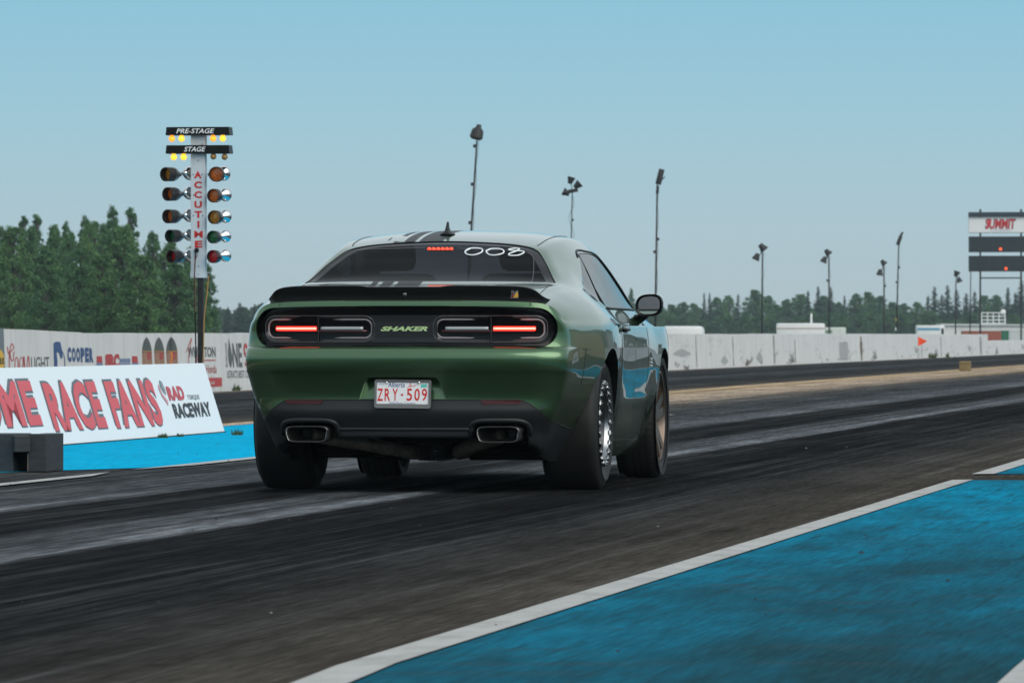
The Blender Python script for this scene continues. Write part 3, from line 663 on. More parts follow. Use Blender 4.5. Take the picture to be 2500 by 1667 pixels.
# ================================================================== THE CAR
CPHI = R(8.1); CORG = Vector((-.412, 34.6, 0))
car = empty('muscle_car', 'dark green two-door muscle car with black spoiler staged on the strip', 'car', CORG, -CPHI)
def czx(zx, zy, y):           # zoomed crop of the car + distance along the car -> (x, z) in the car's own frame
    a = (580+zx/2.1778-CX)/FPX
    x = (a*(CORG.y+y*math.cos(CPHI))-CORG.x-y*math.sin(CPHI))/(math.cos(CPHI)+a*math.sin(CPHI))
    Y = CORG.y-x*math.sin(CPHI)+y*math.cos(CPHI)
    return x, H-(520+zy/2.1778-HY)*Y/FPX
def makima(t, P, q):          # modified Akima through rows P at t, evaluated at q
    t = np.asarray(t, float); P = np.asarray(P, float); q = np.asarray(q, float)
    d = np.diff(P, axis=0)/np.diff(t).reshape((-1,)+(1,)*(P.ndim-1))
    e = np.concatenate([[3*d[0]-2*d[1]], [2*d[0]-d[1]], d, [2*d[-1]-d[-2]], [3*d[-1]-2*d[-2]]]) if len(d) > 1 else np.repeat(d, 5, 0)
    w1 = np.abs(e[3:]-e[2:-1])+np.abs(e[3:]+e[2:-1])/2; w2 = np.abs(e[1:-2]-e[:-3])+np.abs(e[1:-2]+e[:-3])/2
    den = w1+w2; m = np.where(den > 1e-12, (w1*e[1:-2]+w2*e[2:-1])/np.where(den > 1e-12, den, 1), (e[1:-2]+e[2:-1])/2)
    i = np.clip(np.searchsorted(t, q, side='right')-1, 0, len(t)-2); h = (t[i+1]-t[i]); u = (q-t[i])/h
    sh = (-1,)+(1,)*(P.ndim-1); u = u.reshape(sh); h = h.reshape(sh)
    return (2*u**3-3*u**2+1)*P[i]+(u**3-2*u**2+u)*h*m[i]+(-2*u**3+3*u**2)*P[i+1]+(u**3-u**2)*h*m[i+1]
def chord(G, axis):
    d = np.linalg.norm(np.diff(G, axis=axis), axis=-1).mean(axis=1-axis); return np.concatenate([[0], np.cumsum(d)])
def dense(t, sub):
    out = []
    for i in range(len(t)-1): out += [t[i]+(t[i+1]-t[i])*k/sub[i] for k in range(sub[i])]
    return np.array(out+[t[-1]])
class PM:                     # polygon mesh that can be cut along any implicit curve
    def __init__(s, V=None, F=None, M=None): s.V = np.zeros((0, 3)) if V is None else np.asarray(V, float); s.F = F or []; s.M = M or [0]*len(s.F)
    def split(s, sdf):        # -> (outside, inside, cut edges as point pairs seen from the outside part)
        val = sdf(s.V); val = np.where(np.abs(val) < 1e-7, 1e-7, val); sg = val > 0
        E = {}; ed = []
        for f in s.F:
            for a, b in zip(f, f[1:]+f[:1]):
                if sg[a] != sg[b]:
                    k = (min(a, b), max(a, b))
                    if k not in E: E[k] = len(ed); ed.append(k)
        if ed:
            ed = np.array(ed); A, B = s.V[ed[:, 0]].copy(), s.V[ed[:, 1]].copy(); va, vb = val[ed[:, 0]].copy(), val[ed[:, 1]].copy()
            for _ in range(12):
                t = np.clip(va/(va-vb), .05, .95)[:, None] if _ < 11 else np.clip(va/(va-vb), 0, 1)[:, None]
                Q = A+(B-A)*t
                if _ == 11: break
                vq = sdf(Q); same = (vq > 0) == (va > 0)
                A[same] = Q[same]; va[same] = vq[same]; B[~same] = Q[~same]; vb[~same] = vq[~same]
        else: Q = np.zeros((0, 3))
        n0 = len(s.V); V = np.concatenate([s.V, Q]); outF, outM, inF, inM, cuts = [], [], [], [], []
        for f, m in zip(s.F, s.M):
            g = [sg[i] for i in f]
            if all(g): outF.append(f); outM.append(m); continue
            if not any(g): inF.append(f); inM.append(m); continue
            po, pi = [], []
            for a, b in zip(f, f[1:]+f[:1]):
                (po if sg[a] else pi).append(a)
                if sg[a] != sg[b]:
                    k = n0+E[(min(a, b), max(a, b))]; po.append(k); pi.append(k)
            if len(po) > 2: outF.append(po); outM.append(m)
            if len(pi) > 2: inF.append(pi); inM.append(m)
            for a, b in zip(po, po[1:]+po[:1]):
                if a >= n0 and b >= n0: cuts.append((V[a], V[b]))
        return PM(V, outF, outM), PM(V, inF, inM), cuts
    def stamp(s, sdf, mi):
        o, i, _ = s.split(sdf); return PM(o.V, o.F+i.F, o.M+[mi]*len(i.F))
    def skirt(s, cuts, off, mi=0, inward=0):      # returns a wall from a cut edge along off (vector or function of the point)
        fn = off if callable(off) else (lambda p: p+np.array(off))
        V = list(s.V); F = []; M = []
        for a, b in cuts:
            n = len(V); V += [b, a, fn(a), fn(b)]; F.append([n, n+1, n+2, n+3]); M.append(mi)
        return PM(np.array(V), s.F+F, s.M+M)
    def trim(s):
        used = sorted({i for f in s.F for i in f}); mp = {a: k for k, a in enumerate(used)}
        return PM(s.V[used], [[mp[i] for i in f] for f in s.F], list(s.M))
    def build(s, name, mats, parent=None, smooth=True, weld=True, sharp=None, solid=0):
        t = s.trim(); me = bpy.data.meshes.new(name)
        bm = bmesh.new(); vs_ = [bm.verts.new(p) for p in t.V]
        for f, m in zip(t.F, t.M):
            q = []
            for i in f:
                if not q or (t.V[i]-t.V[q[-1]]).dot(t.V[i]-t.V[q[-1]]) > 1e-14: q.append(i)
            if len(q) < 3 or len(set(q)) < len(q): continue
            try: fc = bm.faces.new([vs_[i] for i in q]); fc.material_index = m; fc.smooth = smooth
            except ValueError: pass
        if weld: bmesh.ops.remove_doubles(bm, verts=bm.verts[:], dist=2e-5)
        bmesh.ops.dissolve_degenerate(bm, dist=1e-6, edges=bm.edges[:])
        bm.to_mesh(me); bm.free()
        o = link(name, me, parent, mats if isinstance(mats, (list, tuple)) else [mats])
        if sharp: me.set_sharp_from_angle(angle=R(sharp))
        return o

# ---- control net, right half (x to the right, y forward from the rear axle, z up)
YS = [None, -.70, -.38, -.15, .10, .35, .75, 1.4, 2.0, 2.25, 2.5, 3.0, 3.5, 3.72]
def up(y, *xz): return [(x, y, z) for x, z in xz]
UP = [
 [(.838, -.882, .888), (.79, -.936, .942), (.70, -.982, .978), (.52, -1.020, .987), (.35, -1.034, .990), (.18, -1.041, .991), (0, -1.043, .991)],
 up(-.70, (.885, .892), (.825, .965), (.73, 1.012), (.60, 1.025), (.45, 1.030), (.22, 1.034), (0, 1.035)),
 up(-.38, (.915, .89), (.855, .975), (.745, 1.045), (.665, 1.066), (.48, 1.072), (.25, 1.077), (0, 1.079)),
 up(-.15, (.930, .889), (.865, .98), (.765, 1.052), (.69, 1.083), (.625, 1.100), (.30, 1.124), (0, 1.130)),
 up(.10, (.937, .888), (.868, .972), (.768, 1.058), (.685, 1.125), (.592, 1.194), (.29, 1.214), (0, 1.218)),
 up(.35, (.930, .886), (.860, .965), (.768, 1.052), (.665, 1.185), (.540, 1.282), (.28, 1.301), (0, 1.306)),
 up(.75, (.905, .877), (.850, .948), (.802, 1.02), (.662, 1.248), (.560, 1.328), (.30, 1.354), (0, 1.360)),
 up(1.4, (.890, .87), (.848, .945), (.805, 1.02), (.672, 1.258), (.575, 1.340), (.30, 1.378), (0, 1.386)),
 up(2.0, (.890, .86), (.845, .925), (.80, .98), (.74, 1.08), (.66, 1.15), (.33, 1.22), (0, 1.24)),
 up(2.25, (.887, .853), (.845, .91), (.80, .94), (.76, .965), (.70, .99), (.35, 1.06), (0, 1.08)),
 up(2.5, (.885, .85), (.84, .895), (.78, .915), (.70, .925), (.60, .935), (.30, .955), (0, .965)),
 up(3.0, (.890, .82), (.84, .862), (.78, .88), (.70, .893), (.60, .903), (.30, .92), (0, .928)),
 up(3.5, (.835, .79), (.80, .825), (.74, .845), (.66, .86), (.56, .87), (.28, .885), (0, .89)),
 [(.755, 3.72, .77), (.72, 3.76, .80), (.65, 3.80, .815), (.54, 3.84, .825), (.40, 3.87, .83), (.20, 3.895, .84), (0, 3.905, .84)],
]
UPa = np.array(UP)
DW = np.array([-.030, -.038, -.020, -.010, -.008, -.008, -.008, -.004, -.012, -.022, -.035, -.048, -.030, 0])
UPa[:, 0, 0] += DW; UPa[:, 1, 0] += DW*.55; UPa[:, 2, 0] += DW*.15
YV = [-.882]+YS[1:]
#  rear y, z at rear centre, z at rear corner, z along the side, half widths at the stations
ROWS = [
 (-1.054, .964, .872, .862, [.850, .895, .926, .941, .946, .939, .913, .900, .900, .897, .895, .903, .85, .765]),
 (-1.044, .860, .815, .80, [.860, .905, .936, .952, .957, .950, .922, .912, .912, .91, .912, .918, .862, .775]),
 (-1.048, .758, .753, .747, [.866, .909, .938, .957, .963, .956, .925, .917, .917, .917, .92, .926, .868, .78]),
 (-1.076, .753, .747, .735, [.868, .909, .938, .957, .963, .956, .925, .917, .917, .918, .921, .928, .868, .78]),
 (-1.112, .706, .700, .693, [.868, .908, .937, .957, .963, .956, .925, .916, .916, .918, .922, .929, .868, .78]),
 (-1.105, .636, .634, .634, [.866, .903, .930, .952, .960, .953, .923, .914, .914, .917, .922, .930, .862, .77]),
 (-1.094, .612, .610, .606, [.860, .898, .925, .948, .957, .950, .921, .912, .912, .915, .92, .928, .857, .765]),
 (-1.066, .487, .485, .49, [.828, .865, .893, .925, .940, .935, .910, .902, .902, .905, .91, .915, .84, .74]),
 (-1.068, .464, .464, .46, [.818, .855, .882, .918, .935, .930, .907, .90, .90, .90, .905, .910, .83, .73]),
 (-1.074, .425, .418, .40, [.798, .83, .852, .895, .920, .920, .897, .89, .888, .885, .89, .895, .80, .70]),
 (-1.030, .335, .315, .30, [.76, .785, .805, .85, .890, .900, .882, .877, .87, .86, .865, .87, .75, .65]),
 (-1.020, .292, .225, .215, [.72, .735, .748, .79, .860, .880, .862, .857, .85, .835, .83, .82, .70, .60]),
 (-.960, .285, .215, .155, [.69, .70, .712, .76, .82, .84, .83, .82, .81, .80, .79, .78, .65, .55]),
]
RX = np.array([0, .18, .35, .52, .69, .79, .845])/.845; RO = np.array([0, .003, .012, .027, .058, .100, .158])
ns = len(UP)
LOW = [np.concatenate([UPa[0, ::-1], UPa[1:, 0], UPa[-1, 1:]])]
for yr, zr, zc, zs, W in ROWS:
    W = np.array(W)+DW
    r = []
    for k in range(7):
        t = k/6; r.append((RX[k]*W[0], yr+RO[k], zr+(zc-zr)*t**3))
    for j in range(1, ns): r.append((W[j], YV[j] if j < ns-1 else 3.70, zs if j > 1 else (zs+zc)/2))
    for k in range(1, 7):
        u = UPa[-1, k]; r.append((u[0]/.755*W[-1], u[1]+.02-.10*max(0, .5-zs), zs))
    LOW.append(np.array(r))
LOW = np.array(LOW)                                    # rows x columns x 3
subK = [6, 6, 6, 8, 8, 6]; subY = [8, 10, 8, 9, 9, 12, 18, 14, 8, 8, 10, 10, 5]
tk = chord(UPa, 1); ty = chord(UPa, 0)
U1 = makima(ty, UPa, dense(ty, subY)); U1 = makima(tk, np.swapaxes(U1, 0, 1), dense(tk, subK))    # (k, y, 3)
tc_ = chord(LOW, 1); tr_ = chord(LOW, 0)
subC = subK[::-1]+subY+subK
L1 = makima(tc_, np.swapaxes(LOW, 0, 1), dense(tc_, subC))                                            # (col, row, 3)
subR = [3, 6, 6, 3, 4, 5, 3, 7, 3, 4, 5, 5, 3]
L1 = makima(tr_, np.swapaxes(L1, 0, 1), dense(tr_, subR))                                             # (row, col, 3)
bound = np.concatenate([U1[::-1, 0], U1[0, 1:], U1[1:, -1]])
L1[0] = bound
def grid_faces(n, m, off=0): return [[off+i*m+j, off+i*m+j+1, off+(i+1)*m+j+1, off+(i+1)*m+j] for i in range(n-1) for j in range(m-1)]
V = np.concatenate([L1.reshape(-1, 3), U1.reshape(-1, 3)])
F = [f[::-1] for f in grid_faces(*L1.shape[:2])]+grid_faces(*U1.shape[:2], off=L1.shape[0]*L1.shape[1])
def facing(V, F, pick, want):
    bestf = min(F, key=lambda f: np.linalg.norm(V[f].mean(0)-pick)); p = V[bestf]; n = np.cross(p[1]-p[0], p[2]-p[0]); return n.dot(want) > 0
nL = L1.shape[0]*L1.shape[1]
FL = [f for f in F if f[0] < nL]; FU = [f for f in F if f[0] >= nL]
if not facing(V, FL, np.array((.3, -1.1, .66)), np.array((0, -1, 0))): FL = [f[::-1] for f in FL]
if not facing(V, FU, np.array((.2, 1.2, 1.37)), np.array((0, 0, 1))): FU = [f[::-1] for f in FU]
F = FL+FU; n = len(V)
V2 = V.copy(); V2[:, 0] *= -1
shell = PM(np.concatenate([V, V2]), F+[[i+n for i in f][::-1] for f in F])
BVH = BVHTree.FromPolygons([tuple(v) for v in shell.V], shell.F)
def hit(o, d):
    q, nrm, _, _ = BVH.ray_cast(Vector(o), Vector(d).normalized()); return (q, nrm) if q is not None else (None, None)
def rear(x, z, off=0):
    q, nn = hit((x, -2.5, z), (0, 1, 0)); return q+Vector((0, -off, 0)) if q else Vector((x, -1.05-off, z))
def side(y, z, off=0, sx=1):
    q, nn = hit((sx*2.5, y, z), (-sx, 0, 0)); return q+Vector((sx*off, 0, 0)) if q else Vector((sx*(.9+off), y, z))
def top(x, y, off=0):
    q, nn = hit((x, y, 3), (0, 0, -1)); return q+nn*off if q else Vector((x, y, 1+off))
BIG = 9.
def rbox(px, pz, cx, cz, hx, hz, r):
    qx = np.abs(px-cx)-hx+r; qz = np.abs(pz-cz)-hz+r
    return np.minimum(np.maximum(qx, qz), 0)+np.hypot(np.maximum(qx, 0), np.maximum(qz, 0))-r
def poly_sdf(u, v, poly):     # signed distance to a convex outline
    d = np.full(u.shape, -BIG); n = len(poly); ar = sum(poly[i][0]*poly[(i+1) % n][1]-poly[(i+1) % n][0]*poly[i][1] for i in range(n)); sgn = 1 if ar > 0 else -1
    for i in range(n):
        (a, b), (c, e) = poly[i], poly[(i+1) % n]; l = E_(c-a, e-b); d = np.maximum(d, sgn*((e-b)*(u-a)-(c-a)*(v-b))/l)
    return d
def rpoly(u, v, poly, r):     # the same with rounded corners
    # soft maximum of the edge distances
    n = len(poly); ar = sum(poly[i][0]*poly[(i+1) % n][1]-poly[(i+1) % n][0]*poly[i][1] for i in range(n)); sgn = 1 if ar > 0 else -1
    acc = 0
    for i in range(n):
        (a, b), (c, e) = poly[i], poly[(i+1) % n]; l = E_(c-a, e-b); acc = acc+np.exp(np.clip(sgn*((e-b)*(u-a)-(c-a)*(v-b))/l/r, -60, 60))
    return r*np.log(acc)
WR, WF, ZW = .0, 2.946, .352
# ---- wheel arches
arch_cut = []
body = shell
for yc, r in ((WR, .392), (WF, .388)):
    f = lambda P, yc=yc, r=r: np.where(np.abs(P[:, 0]) > .5, np.hypot(P[:, 1]-yc, (P[:, 2]-ZW)*1.0)-r, BIG)
    body, _, cuts = body.split(f); arch_cut += cuts
# ---- windows
def sd_rear_glass(P):
    x, y, z = P[:, 0], P[:, 1], P[:, 2]
    wx = .672-(y+.15)/.48*.168
    d = np.maximum(np.abs(x)-wx, np.maximum((-.292+.10*(x/.66)**2)-y, y-(.405-.085*(x/.5)**2)))
    k = .035
    a, b, c = np.abs(x)-wx, (-.292+.10*(x/.66)**2)-y, y-(.405-.085*(x/.5)**2)
    d = k*np.log(np.exp(np.clip(a/k, -60, 60))+np.exp(np.clip(c/k, -60, 60))+np.exp(np.clip(b/.012, -60, 60)))
    return np.where((z > 1.0) & (y < .8), d, BIG)
SG = [(.33, 1.046), (.60, .962), (2.16, .955), (1.86, 1.085), (1.55, 1.222), (1.38, 1.252), (1.1, 1.262), (.80, 1.255)]
def sd_side_glass(P):
    return np.where((np.abs(P[:, 0]) > .5) & (P[:, 2] > .9) & (P[:, 1] > .25), rpoly(P[:, 1], P[:, 2], SG, .006), BIG)
def sd_windscreen(P):
    x, y, z = P[:, 0], P[:, 1], P[:, 2]
    a = np.abs(x)-(.56+(y-1.62)*.18); b = (1.58+.02*(x/.5)**2)-y; c = y-(2.36-.18*(x/.7)**2)
    k = .03; d = k*np.log(np.exp(np.clip(a/k, -60, 60))+np.exp(np.clip(c/k, -60, 60))+np.exp(np.clip(b/k, -60, 60)))
    return np.where(z > .93, d, BIG)
body, rglass, rg_cut = body.split(sd_rear_glass)
body, sglass, sg_cut = body.split(sd_side_glass)
body, wglass, wg_cut = body.split(sd_windscreen)
# ---- tail strip recess, plate recess, exhaust openings
def sd_strip(P):
    x, z = P[:, 0], P[:, 2]
    top_ = .963-.012*(np.abs(x)/.65)**3
    d = rbox(x, z+(.963-top_)*.6, 0, .8605, .787, .1025, .098)
    return np.where((P[:, 1] < -.78), d, BIG)
PLT = [(-.232, .478), (.232, .478), (.185, .597), (-.185, .597)]
sd_plate = lambda P: np.where(P[:, 1] < -.9, rpoly(P[:, 0], P[:, 2], PLT, .008), BIG)
body, strip, st_cut = body.split(sd_strip)
body, plate_in, pl_cut = body.split(sd_plate)
# ---- lower black valance / bumper / boot lid / doors as panels of their own
def sd_val(P):
    x = np.abs(P[:, 0]); zl = .482-np.where(x > .60, 1.1*np.clip(x-.60, 0, 1)**1.6*2.1, 0)
    return np.where(P[:, 1] < -.30, np.maximum(P[:, 2]-zl, P[:, 1]+.30), BIG)
body, valance, _ = body.split(sd_val)
def sd_bumper(P):
    return np.where(P[:, 1] < -.30, np.maximum(P[:, 2]-.754, np.maximum(P[:, 1]+.60-.24*np.clip((.56-P[:, 2])/.02, 0, 1), .3-P[:, 2])), BIG)
body, bumper, _ = body.split(sd_bumper)
def sd_boot(P): return np.where((P[:, 2] > .80) & (P[:, 1] < .1), np.maximum(np.maximum(np.abs(P[:, 0])-.652, P[:, 1]+.385-.1*(P[:, 0]/.66)**2), P[:, 1]+.30), BIG)
body, boot, _ = body.split(sd_boot)
DOOR = [(.66, .27), (1.93, .25), (1.98, .80), (2.02, .975), (.70, .975), (.70, .80)]
def sd_door(P): return np.where((np.abs(P[:, 0]) > .7) & (P[:, 2] < .985), poly_sdf(P[:, 1], P[:, 2], [(.66, .262), (1.93, .245), (1.99, .99), (.70, .99)]), BIG)
body, doors, _ = body.split(sd_door)
# ---- stripes down the driver's side of roof and deck
STR = [(-.327, -.316), (-.282, -.249), (-.226, -.166), (-.144, -.015)]
def stripes(pm):
    for a, b in STR: pm = pm.stamp(lambda P, a=a, b=b: np.where(P[:, 2] > 1.0, np.maximum(a-P[:, 0], P[:, 0]-b), BIG), 1)
    return pm
body = stripes(body); boot = stripes(boot)
# ---- inner walls of the openings
def lip(p): 
    q = p.copy(); q[0] -= np.sign(p[0])*.05; q[2] += (ZW-p[2])*.012; return q
body = body.skirt([c for c in arch_cut if abs(c[0][0]) > .5], lip, 2)
bumper = bumper.skirt(pl_cut, lambda p: p+np.array((0, .075*max(0, (p[2]-.474)/.12), 0)), 0)
for cuts in (st_cut,):
    zc = np.array([(a[2]+b[2])/2 for a, b in cuts])
    boot_c = [c for c, z in zip(cuts, zc) if z > .80 and abs(c[0][0]) < .652]; rest = [c for c, z in zip(cuts, zc) if not (z > .80 and abs(c[0][0]) < .652)]
    boot = boot.skirt(boot_c, (0, .035, 0), 0)
    bumper = bumper.skirt([c for c in rest if c[0][2] < .756], (0, .045, 0), 0); body = body.skirt([c for c in rest if c[0][2] >= .756], (0, .035, 0), 0)
body = body.skirt(rg_cut+sg_cut+wg_cut, lambda p: p+np.array((-.012*np.sign(p[0]) if p[2] < 1.27 and p[1] > .5 else 0, 0, -.012)), 2)
B_ = body.build('body', [PAINT, STRIPE, SATIN], car, sharp=50)
boot.build('boot_lid', [PAINT, STRIPE], car, sharp=50); bumper.build('rear_bumper', [PAINT], car, sharp=50); 
def half_pm(pm, sx): return PM(pm.V, [f for f in pm.F if sx*pm.V[f][:, 0].mean() > 0], [m for f, m in zip(pm.F, pm.M) if sx*pm.V[f][:, 0].mean() > 0])
door_o = {sx: half_pm(doors, sx).build('door', [PAINT], car) for sx in (-1, 1)}
def shifted(pm, fn): return PM(np.array([fn(p) for p in pm.V]), pm.F, pm.M)
VAL = valance
# ---- glass with dark ceramic borders
rgl = shifted(rglass, lambda p: p+np.array((0, .002, -.005)))
rgl = PM(rgl.V, rgl.F, [0]*len(rgl.F)); o_, i_, _ = rgl.split(lambda P: sd_rear_glass(P-np.array((0, .002, -.005)))+.052)
rgl = PM(o_.V, o_.F+i_.F, [1]*len(o_.F)+[0]*len(i_.F))
def make_rear_glass():
    m = make_glass('rear_window_glass', (.075, .073, .088), .2, 1.08); t = m.node_tree; n = t.nodes; l = t.links
    d = [x for x in n if x.type == 'BSDF_DIFFUSE'][0]; m1 = [x for x in n if x.type == 'MIX_SHADER' and x.inputs[1].links and x.inputs[1].links[0].from_node.type == 'BSDF_TRANSPARENT'][0]
    c = n.new('ShaderNodeTexCoord'); sp = n.new('ShaderNodeSeparateXYZ'); l.new(c.outputs['Object'], sp.inputs[0])
    w = n.new('ShaderNodeMath'); w.operation = 'MULTIPLY'; w.inputs[1].default_value = 62; l.new(sp.outputs['Z'], w.inputs[0])
    f = n.new('ShaderNodeMath'); f.operation = 'FRACT'; l.new(w.outputs[0], f.inputs[0])
    r = n.new('ShaderNodeValToRGB'); l.new(f.outputs[0], r.inputs[0]); r.color_ramp.elements[0].position = .0; r.color_ramp.elements[0].color = (.62, .62, .62, 1); r.color_ramp.elements[1].position = .3; r.color_ramp.elements[1].color = (.2, .2, .2, 1)
    l.new(r.outputs[0], m1.inputs[0]); d.inputs['Color'].default_value = (.007, .0068, .0075, 1); return m
RGM = make_rear_glass()
GB = mat('glass_border', (.003, .003, .004), .08, 0, .12)
rw = rgl.build('rear_window', [RGM, GB], car)
for sx in (-1, 1):
    s_ = half_pm(sglass, sx); s_ = shifted(s_, lambda p: p+np.array((-.004*np.sign(p[0]), 0, 0)))
    dg, qg, _ = s_.split(lambda P: (P[:, 1]-(.60+(P[:, 2]-.955)*.72)))
    dg.build('side_window', [GLASS_SIDE], car); qg.build('quarter_window', [GLASS_SIDE], car)
shifted(wglass, lambda p: p+np.array((0, 0, -.004))).build('windscreen', [make_glass('windscreen_glass', (.75, .8, .78), .03, 1.3)], car)
# window trims
def loop_tube(name, pts, r, m, parent, off=0, n=6):
    mb = MB(); mb.tube(pts, r, n); return mb.build(name, m, parent, True)
for sx in (-1, 1):
    pts = [side(y, z, -.001, sx) for y, z in spline([(.36, 1.058), (.58, 1.155), (.80, 1.262), (1.1, 1.268), (1.38, 1.258), (1.55, 1.228), (1.86, 1.09), (2.17, .955)], 6)]
    loop_tube('window_trim', pts[10:], .0075, SATIN, car)
    loop_tube('window_trim', [side(y, z, .0, sx) for y, z in spline([(.62, .958), (1.2, .955), (2.16, .952)], 6)], .008, SATIN, car)
    loop_tube('window_divider', [side(y, z, -.004, sx) for y, z in ((.605, .96), (.68, 1.06), (.75, 1.16), (.815, 1.25))], .004, BLACK, car)
# panel gaps and creases (narrow dark joints)
GAP = mat('panel_joint', (.004, .005, .004), .6)
def gap(pts, r=.0028, name='panel_joint'): loop_tube(name, pts, r, GAP, car, n=5)
lin = lambda a, b, n: [tuple(a[k]+(b[k]-a[k])*i/n for k in range(len(a))) for i in range(n+1)]
for sx in (-1, 1):
    gap([side(y, z, -.001, sx) for y, z in lin((.70, .955), (.70, .80), 8)+lin((.70, .79), (.662, .262), 20)])
    gap([side(y, z, -.001, sx) for y, z in lin((2.0, .94), (1.93, .245), 24)])
    gap([side(y, z, -.001, sx) for y, z in lin((.66, .25), (1.95, .232), 20)])
    gap([rear(sx*.652, z, -.001) for z in [.985, .98, .975, .968, .9635]])
    gap([side(-.60, z, -.001, sx) for z in [.742-.18*i/9 for i in range(10)]]+[side(y, .56, -.001, sx) for y in [-.58, -.5, -.42, -.36, -.33]])
    # roof ditch joint from the rear glass forward
    gap([top(sx*x, y, -.001) for x, y in spline([(.500, .375), (.508, .45), (.512, .6), (.515, .9), (.52, 1.3), (.53, 1.55)], 5)], .004)
    # boot shut line beside the glass and along the deck
    gap([top(sx*x, y, -.001) for x, y in spline([(.655, -.25), (.66, -.36), (.657, -.5), (.654, -.75), (.652, -.97)], 6)], .003)
    mbq = [(-.62, .44), (-.60, .445)]
gap([top(x, -.388+.1*(x/.66)**2, -.001) for x in [-.655+1.31*i/40 for i in range(41)]], .003)
zline = lambda x: .482-(2.31*max(0, abs(x)-.60)**1.6)
gap([rear(x, zline(x), -.0015) for x in [-.79+1.58*i/60 for i in range(61)]], .0035)
# black valance with sculpted exhaust surrounds
vb = VAL
def sd_tip(P):
    x = np.abs(P[:, 0]); return np.where(P[:, 1] < -.85, rbox(x, P[:, 2], .495, .303, .142, .072, .045), BIG)
vb, _, tip_cut = vb.split(sd_tip)
vb = vb.skirt(tip_cut, (0, .10, 0), 0)
val_o = vb.build('rear_valance', [PLASTIC], car, sharp=50)
for sx in (-1, 1):
    # raised eyebrow round the opening
    pts = []
    for a in range(0, 25):
        t = PI*(1-a/24); cx_ = sx*.495; px_ = .150*np.sign(math.cos(t))*abs(math.cos(t))**.45; pz = .078*abs(math.sin(t))**.45
        pts.append(rear(cx_+px_, .30+pz, -.004))
    loop_tube('surround', pts, .014, PLASTIC, val_o, n=8)
    mb = MB(); N = 40; ring = []
    hx, hz, rr_ = .107, .040, .026
    out = []
    for k in range(N):
        t = 2*PI*k/N; c, s2 = math.cos(t), math.sin(t); out.append((hx*np.sign(c)*abs(c)**.36, hz*np.sign(s2)*abs(s2)**.42))
    cx_ = sx*.497; lay = [(-1.078, 1.0), (-1.083, .985), (-1.081, .95), (-.99, .90), (-.86, .55)]
    Vv = [(cx_+u*sc*(1.03 if v > 0 else .97), y, .305+v*sc) for y, sc in [(-.86, 1.02)]+lay for u, v in out]
    mb.add(Vv, [[i*N+k, i*N+(k+1) % N, (i+1)*N+(k+1) % N, (i+1)*N+k] for i in range(len(lay)) for k in range(N)]); mb.sheet([(cx_+u*.55, -.861, .305+v*.55) for u, v in out])
    mb.M = [0 if N <= f < 3*N else 1 for f in range(len(mb.F))]
    tip = mb.build('exhaust_tip', [mat('dark_chrome_tip', (.30, .30, .29), .25, 1), mat('sooty_bore', (.02, .02, .019), .6)], car, True)
    mb = MB(); mb.tube(spline([(cx_, -.90, .30), (sx*.42+.02, -.84, .277), (sx*.30+.05, -.76, .252), (sx*.19+.07, -.66, .222), (sx*.12+.09, -.50, .202), (sx*.10+.09, .0, .21), (sx*.1, 1.0, .23)], 8), .038, 14)
    mb.build('exhaust_pipe', noisy('exhaust_steel', (.07, .06, .05), (.20, .165, .13), 22, .5, metal=.3), car, True)
    # reflector in the valance
    mb = MB(); xa, xb = (-.618, -.420) if sx < 0 else (.405, .608)
    P_ = [(xa, .481), (xb, .481), (xb-.004*0, .470), (xb-.012, .458), (xa+.012, .458), (xa, .470)]
    mb.prism(P_, lambda u, v, d: rear(u, v, .002+d), -.01, .004); mb.build('rear_reflector', REFLECTOR, car)
    mb = MB(); 
    for zx_ in (.705,): mb.lathe([(.0, .0), (.010, 0), (.011, -.002)], frame_mat(rear(sx*zx_, .44, .0015), (0, -1, .2)), 16)
    mb.build('parking_sensor', PLASTIC, car)
mb = MB(); mb.tube([rear(x, .331, .0) for x in [-.36+.72*i/20 for i in range(21)]], .009, 8); mb.build('valance_rib', PLASTIC, val_o, True)
